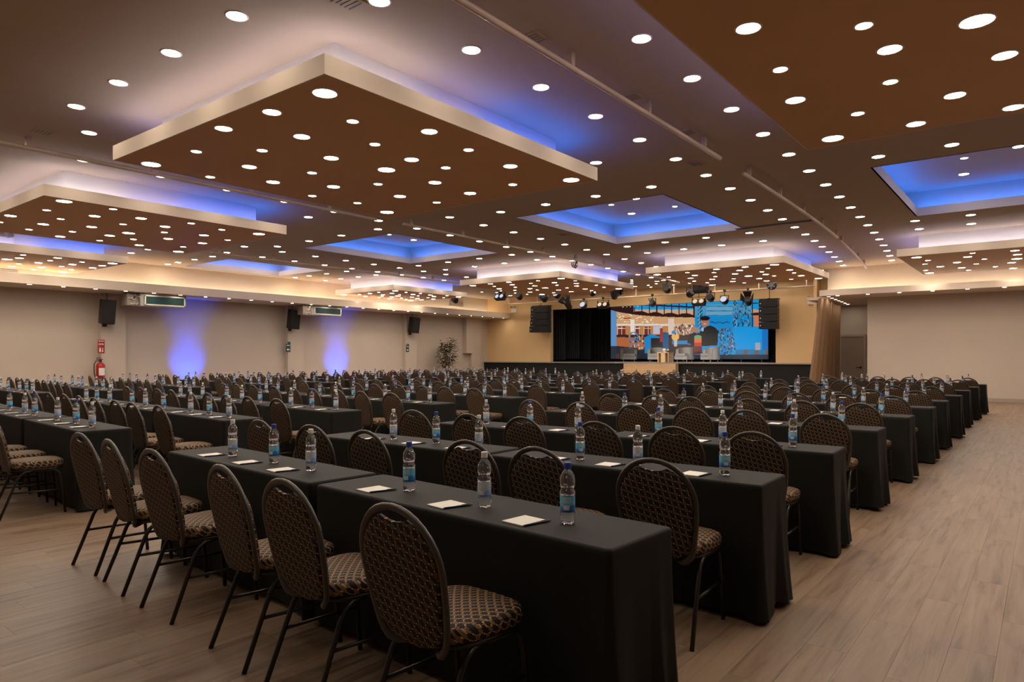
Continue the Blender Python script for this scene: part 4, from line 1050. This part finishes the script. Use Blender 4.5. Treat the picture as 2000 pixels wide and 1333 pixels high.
# stage lights on the rig
def par(px, py, Y, label, kind='par', zt_=4.2, rz=0.0, s=1.0, lit=None, tilt=-0.5, beam=0):
    X, _, Z = PY(px, py, Y)
    o = tag(empty('stage_light', (X, Y, Z), rz), label, 'stage light', 'stage lights on the rig')
    R = Matrix.Rotation(tilt, 4, 'X')
    def put(b, name, m, mtx=R):
        me = b.mesh(name, m); me.transform(mtx); link(name, me, o)
    if kind == 'twin':
        b = MB(); b.box((-0.28, -0.1, -0.12), (0.28, 0.12, 0.12)); put(b, 'housing', 'black_metal')
        for sx in (-0.14, 0.14):
            b = MB(); b.lathe([(0.10, -0.112), (0.10, -0.10)], 14, c=(sx, 0, 0), axis='y'); put(b, 'lamp', lit or 'lens_dark')
        b = MB(); b.box((-0.31, -0.02, -0.05), (-0.285, 0.02, 0.24)); b.box((0.285, -0.02, -0.05), (0.31, 0.02, 0.24)); b.box((-0.31, -0.02, 0.22), (0.31, 0.02, 0.24)); put(b, 'yoke', 'black_metal', Matrix.Identity(4))
    else:
        r_ = 0.15 * s; ln = 0.28 * s if kind != 'fresnel' else 0.42 * s
        b = MB(); b.lathe([(r_ * .6, ln / 2), (r_ * .85, ln * .4), (r_, ln * .15), (r_, -ln / 2)], 16, axis='y'); put(b, 'can', 'black_metal')
        b = MB(); b.lathe([(r_ * .9, -ln / 2 - .008), (r_ * .9, -ln / 2 - .002)], 16, axis='y'); put(b, 'lens', lit or 'lens_dark')
        if kind == 'fresnel':
            for q in range(4):
                b = MB(); b.add([(-r_ * .9, -ln / 2, r_), (r_ * .9, -ln / 2, r_), (r_ * 1.3, -ln / 2 - .22, r_ * 1.8), (-r_ * 1.3, -ln / 2 - .22, r_ * 1.8)], [(0, 1, 2, 3)])
                b.add([(-r_ * .9, -ln / 2, r_ + .008), (r_ * .9, -ln / 2, r_ + .008), (r_ * 1.3, -ln / 2 - .22, r_ * 1.8 + .008), (-r_ * 1.3, -ln / 2 - .22, r_ * 1.8 + .008)], [(3, 2, 1, 0)])
                put(b, 'barn_door', 'black_metal', R @ Matrix.Rotation(q * PI / 2, 4, 'Y'))
        b = MB(); b.box((-r_ - .03, -0.02, -0.05), (-r_ - .008, 0.02, r_ + .08)); b.box((r_ + .008, -0.02, -0.05), (r_ + .03, 0.02, r_ + .08)); b.box((-r_ - .03, -0.02, r_ + .06), (r_ + .03, 0.02, r_ + .08)); put(b, 'yoke', 'black_metal', Matrix.Identity(4))
    if beam:
        l = bpy.data.lights.new('stage_beam', 'SPOT'); l.energy = beam; l.color = (1, 0.88, 0.74); l.spot_size = math.radians(60); l.spot_blend = 1.0; l.shadow_soft_size = 0.12
        lo = bpy.data.objects.new('stage_beam', l); C.objects.link(lo); lo.parent = o; lo.location = (0, 0.0, -0.30)
        d = Vector((-13.5, 31.6, STG + 0.2)) - Vector((X, Y, Z)); d.x *= 0.55
        lo.rotation_euler = d.to_track_quat('-Z', 'Y').to_euler()
    top = max(zt_ - Z, 0.2)
    b = MB(); b.tube([(0, 0, 0.2 * s), (0, 0, top)], 0.014, 6); b.box((-0.04, -0.05, top - 0.03), (0.04, 0.05, top + 0.06)); put(b, 'clamp', 'black_metal', Matrix.Identity(4))
par(889, 587, 24.5, 'round black stage light alone above the left shelf end', zt_=4.5)
par(977, 581, 25.9, 'black twin-lamp blinder left of the hanging speaker', 'twin', 4.5, lit='lamp_cool')
par(1014.5, 580, 25.9, 'round black stage light just right of the left twin blinder', zt_=4.5)
par(1063, 583, 25.9, 'bulky black barn-door light above the left hanging speaker', 'fresnel', 4.5, 0.5, 1.0)
par(1088, 577, 25.9, 'round black stage light with bluish lens above the drapes', zt_=4.5, lit='lamp_cool')
par(1110, 597, 28.10, 'barn-door light hanging low before the black drapes', 'fresnel', 4.2, -0.4, 1.0, lit='grey_metal', tilt=-0.9)
par(1140, 598, 28.10, 'small stage light with pale lens before the black drapes', zt_=4.2, lit='lamp_cool', beam=170)
par(1158, 574, 25.9, 'small black stage light turned away, above the drapes', zt_=4.5, rz=1.6, s=0.8)
par(1178, 597, 28.10, 'lit twin blinder low at the left edge of the screen', 'twin', 4.2, lit='lamp_amber', beam=170)
par(1201, 577, 25.9, 'bulky black barn-door light above the screen left corner', 'fresnel', 4.5, 0.7, 1.0)
par(1274, 593, 28.10, 'round black stage light above the left part of the screen', zt_=4.2)
par(1303, 566, 25.9, 'round black stage light highest above the screen', zt_=4.5)
par(1348, 574, 25.9, 'narrow black stage light turned sideways above the screen', zt_=4.5, rz=1.1)
par(1369, 565, 25.3, 'twin blinder high above the screen middle', 'twin', 4.5)
par(1365, 591, 28.10, 'lit twin blinder low over the screen, above the barman', 'twin', 4.2, lit='lamp_amber', beam=170)
par(1388, 583, 28.10, 'round black stage light right of the low lit twin blinder', zt_=4.2)
par(1415, 588, 28.10, 'stage light with bright white lens above the screen right half', zt_=4.2, lit='lamp_cool', beam=170)
par(1461, 590, 28.10, 'long black stage light beside the right hanging speaker', 'fresnel', 4.2, 0.2, 0.9)
X, Y, Z = PY(1507, 557, 26.5)
o = tag(empty('led_disc_light', (X, Y, Z)), 'round LED disc light with dotted face above the right speaker stack', 'stage light')
b = MB(); b.lathe([(0.16, -0.05), (0.18, -0.04), (0.18, 0.08), (0.10, 0.12)], 20, axis='y'); b.build('housing', 'black_metal', o)
for k in range(13):
    a = 2 * PI * k / 6 if k < 12 else 0; rr = 0 if k == 12 else (0.065 if k < 6 else 0.125)
    if k >= 6 and k < 12: a += PI / 6
    b = MB(); b.lathe([(0.026, -0.06), (0.026, -0.05)], 8, c=(rr * math.cos(a), 0, rr * math.sin(a)), axis='y'); b.build('lens', 'grey_metal', o)
b = MB(); b.tube([(0, 0, 0.17), (0, 0, HC - Z)], 0.015, 6); b.build('hanger', 'black_metal', o)
# a coil of cable on the long pipe
X, Y = P(1122, 511, 4.25)
o = tag(empty('cable_coil', (-11.5, 21.0, 4.3)), 'coil of black cable hanging from the long middle pipe', 'cable')
q = PX(1122, 511, -11.6)
o.location = (q[0], q[1], q[2]); b = MB(); r = random.Random(4)
pth = []
for i in range(60):
    a = i / 10 * 2 * PI / 1.0; rr = 0.15 + 0.02 * math.sin(i * 0.9)
    pth.append((0.05 * math.sin(i * .37), rr * math.cos(a) * .75, rr * math.sin(a) - 0.05))
b.tube(pth, 0.009, 5); b.build('loops', 'black_metal', o)
b = MB(); b.tube([(0, 0, 0.05), (0, 0, 0.2)], 0.012, 6); b.build('tie', 'black_metal', o)

# emergency light boxes on the yellow walls, and on the left panel
def emergency(loc, label, rz=0.0):
    o = tag(empty('emergency_light', loc, rz), label, 'emergency light', 'white emergency light boxes')
    b = MB(); b.box((-0.17, -0.08, -0.13), (0.17, 0, 0.10)); b.build('box', 'trim_white', o)
    for s in (-1, 1):
        b = MB(); b.lathe([(0.04, -0.09), (0.06, -0.16), (0.055, -0.17)], 10, c=(s * 0.10, 0, 0.15), axis='y'); b.lathe([(0.015, 0.08), (0.015, 0.14)], 6, c=(s * 0.10, -0.06, 0)); b.build('lamp_head', 'vent_grey', o)
q = PY(1005, 606, YS); emergency((q[0], YS - 0.004, q[2]), 'white emergency light box high on the left yellow wall')
q = PY(1587, 589, YS); emergency((q[0], YS - 0.004, q[2]), 'white emergency light box high on the right yellow wall')
q = PX(14, 468, -20.3); emergency((-20.5, q[1], 4.32), 'twin-headed emergency light on the far left panel', PI / 2)

# alcove: door and curtain
X0, X1 = PY(1644, 700, 30.2)[0], PY(1688, 700, 30.2)[0]
o = struct(empty('door_1', ((X0 + X1) / 2, 30.18, 0))); o['label'] = 'plain beige door in the alcove beside the curtain'
w = (X1 - X0) / 2
b = MB(); b.box((-w, -0.03, 0), (w, 0.0, 2.25)); b.build('leaf', 'door_paint', o)
b = MB(); b.box((-w - 0.07, -0.06, 0), (-w, 0.02, 2.34)); b.box((w, -0.06, 0), (w + 0.07, 0.02, 2.34)); b.box((-w, -0.06, 2.25), (w, 0.02, 2.34)); b.build('frame', 'baseboard_paint', o)
b = MB(); b.lathe([(0.05, -0.04), (0.05, -0.03)], 10, c=(w - 0.12, 0, 1.02), axis='y'); b.tube([(w - 0.12, -0.07, 1.02), (w - 0.28, -0.07, 1.02)], 0.014, 6); b.tube([(w - 0.12, -0.03, 1.02), (w - 0.12, -0.075, 1.02)], 0.014, 6); b.build('handle', 'black_metal', o)
b = MB(); nf = 7
def cfn(s):
    def f(u, v):
        spread = 1.0 + 0.10 * (1 - v)
        amp = 0.11 * (1.1 - 0.3 * v)
        y = 25.35 + u * 4.2; x = -6.22 - 0.32 * u - 0.38 * (1 - v) * (1 - u) + amp * (math.sin(u * nf * 2 * PI) + 0.4 * math.sin(u * nf * 5.3 + 1.0)) + 0.02 * math.sin(u * 61 + v * 3) + s * 0.012
        return (x + 6.4, y - 27.4, 0.02 + v * 3.48)
    return f
for s in (0, 1): b.grid(cfn(s), nf * 14, 6)
tag(b.build('curtain', 'curtain_brown', None, (-6.4, 27.4, 0)), 'tall brown pleated curtain between the stage and the door alcove', 'curtain')

# small ceiling vents and grilles
def vent(px, py, label, w=0.12):
    X, Y = P(px, py, HC)
    o = tag(empty('ceiling_vent', (X, Y, HC)), label, 'vent', 'small square ceiling vents')
    b = MB(); b.box((-w, -w, -0.012), (w, w, 0)); b.build('frame', 'ceiling_paint', o)
    for k in range(4): b = MB(); b.box((-w * .75, -w * .7 + k * w * .4, -0.018), (w * .75, -w * .55 + k * w * .4, -0.012)); b.build('slat', 'vent_grey', o)
for px, py, t in ((683, 4, 'at the top edge of the picture'), (86, 257, 'left of the big near panel'), (1043, 74, 'beside the nearest pipe, first from the camera'), (1234, 189, 'beside the nearest pipe, second from the camera'), (1343, 258, 'beside the nearest pipe, third from the camera'), (1360, 319, 'near the end of the nearest pipe'), (1100, 458, 'left of the middle coffer')):
    vent(px, py, 'small square ceiling vent ' + t)
q = P(1510, 439, HC); o = tag(empty('slot_diffuser', (q[0], q[1], HC)), 'long dark slot air diffuser behind the middle coffer', 'vent')
b = MB(); b.box((-0.9, -0.09, -0.015), (0.9, 0.09, 0)); b.build('frame', 'vent_grey', o)
for k in range(3): b = MB(); b.box((-0.88, -0.07 + k * 0.05, -0.02), (0.88, -0.045 + k * 0.05, -0.015)); b.build('slat', 'black_plastic', o)
def wall_grille(px0, px1, py0, py1, label):
    p = PX(px0, py0, XL + 0.02); q = PX(px1, py1, XL + 0.02); w = (q[1] - p[1]) / 2; hh = 0.16
    o = tag(empty('wall_grille', (XL + 0.01, (p[1] + q[1]) / 2, (p[2] + q[2]) / 2)), label, 'vent', 'air grilles above the left shelf')
    b = MB(); b.box((0, -w, -hh), (0.02, w, hh)); b.build('frame', 'trim_white', o)
    for k in range(6): b = MB(); b.box((0.02, -w * .95, -hh * .85 + k * hh * .29), (0.03, w * .95, -hh * .70 + k * hh * .29)); b.build('slat', 'vent_grey', o)
wall_grille(-40, 37, 527, 539, 'wide air grille above the light shelf at the left picture edge')
wall_grille(877, 905, 590, 597, 'air grille above the light shelf near the stage end')
q = P(1, 1, 1)
o = tag(empty('neck_grille', (p1.location.x - 1.3, 3.92 + 0.42, 4.36)), 'small air grille on the side of the big near panel', 'vent')
b = MB(); b.box((-0.22, -0.015, -0.07), (0.22, 0, 0.07)); b.build('frame', 'trim_white', o)
for k in range(3): b = MB(); b.box((-0.2, -0.022, -0.05 + k * 0.04), (0.2, -0.015, -0.03 + k * 0.04)); b.build('slat', 'vent_grey', o)
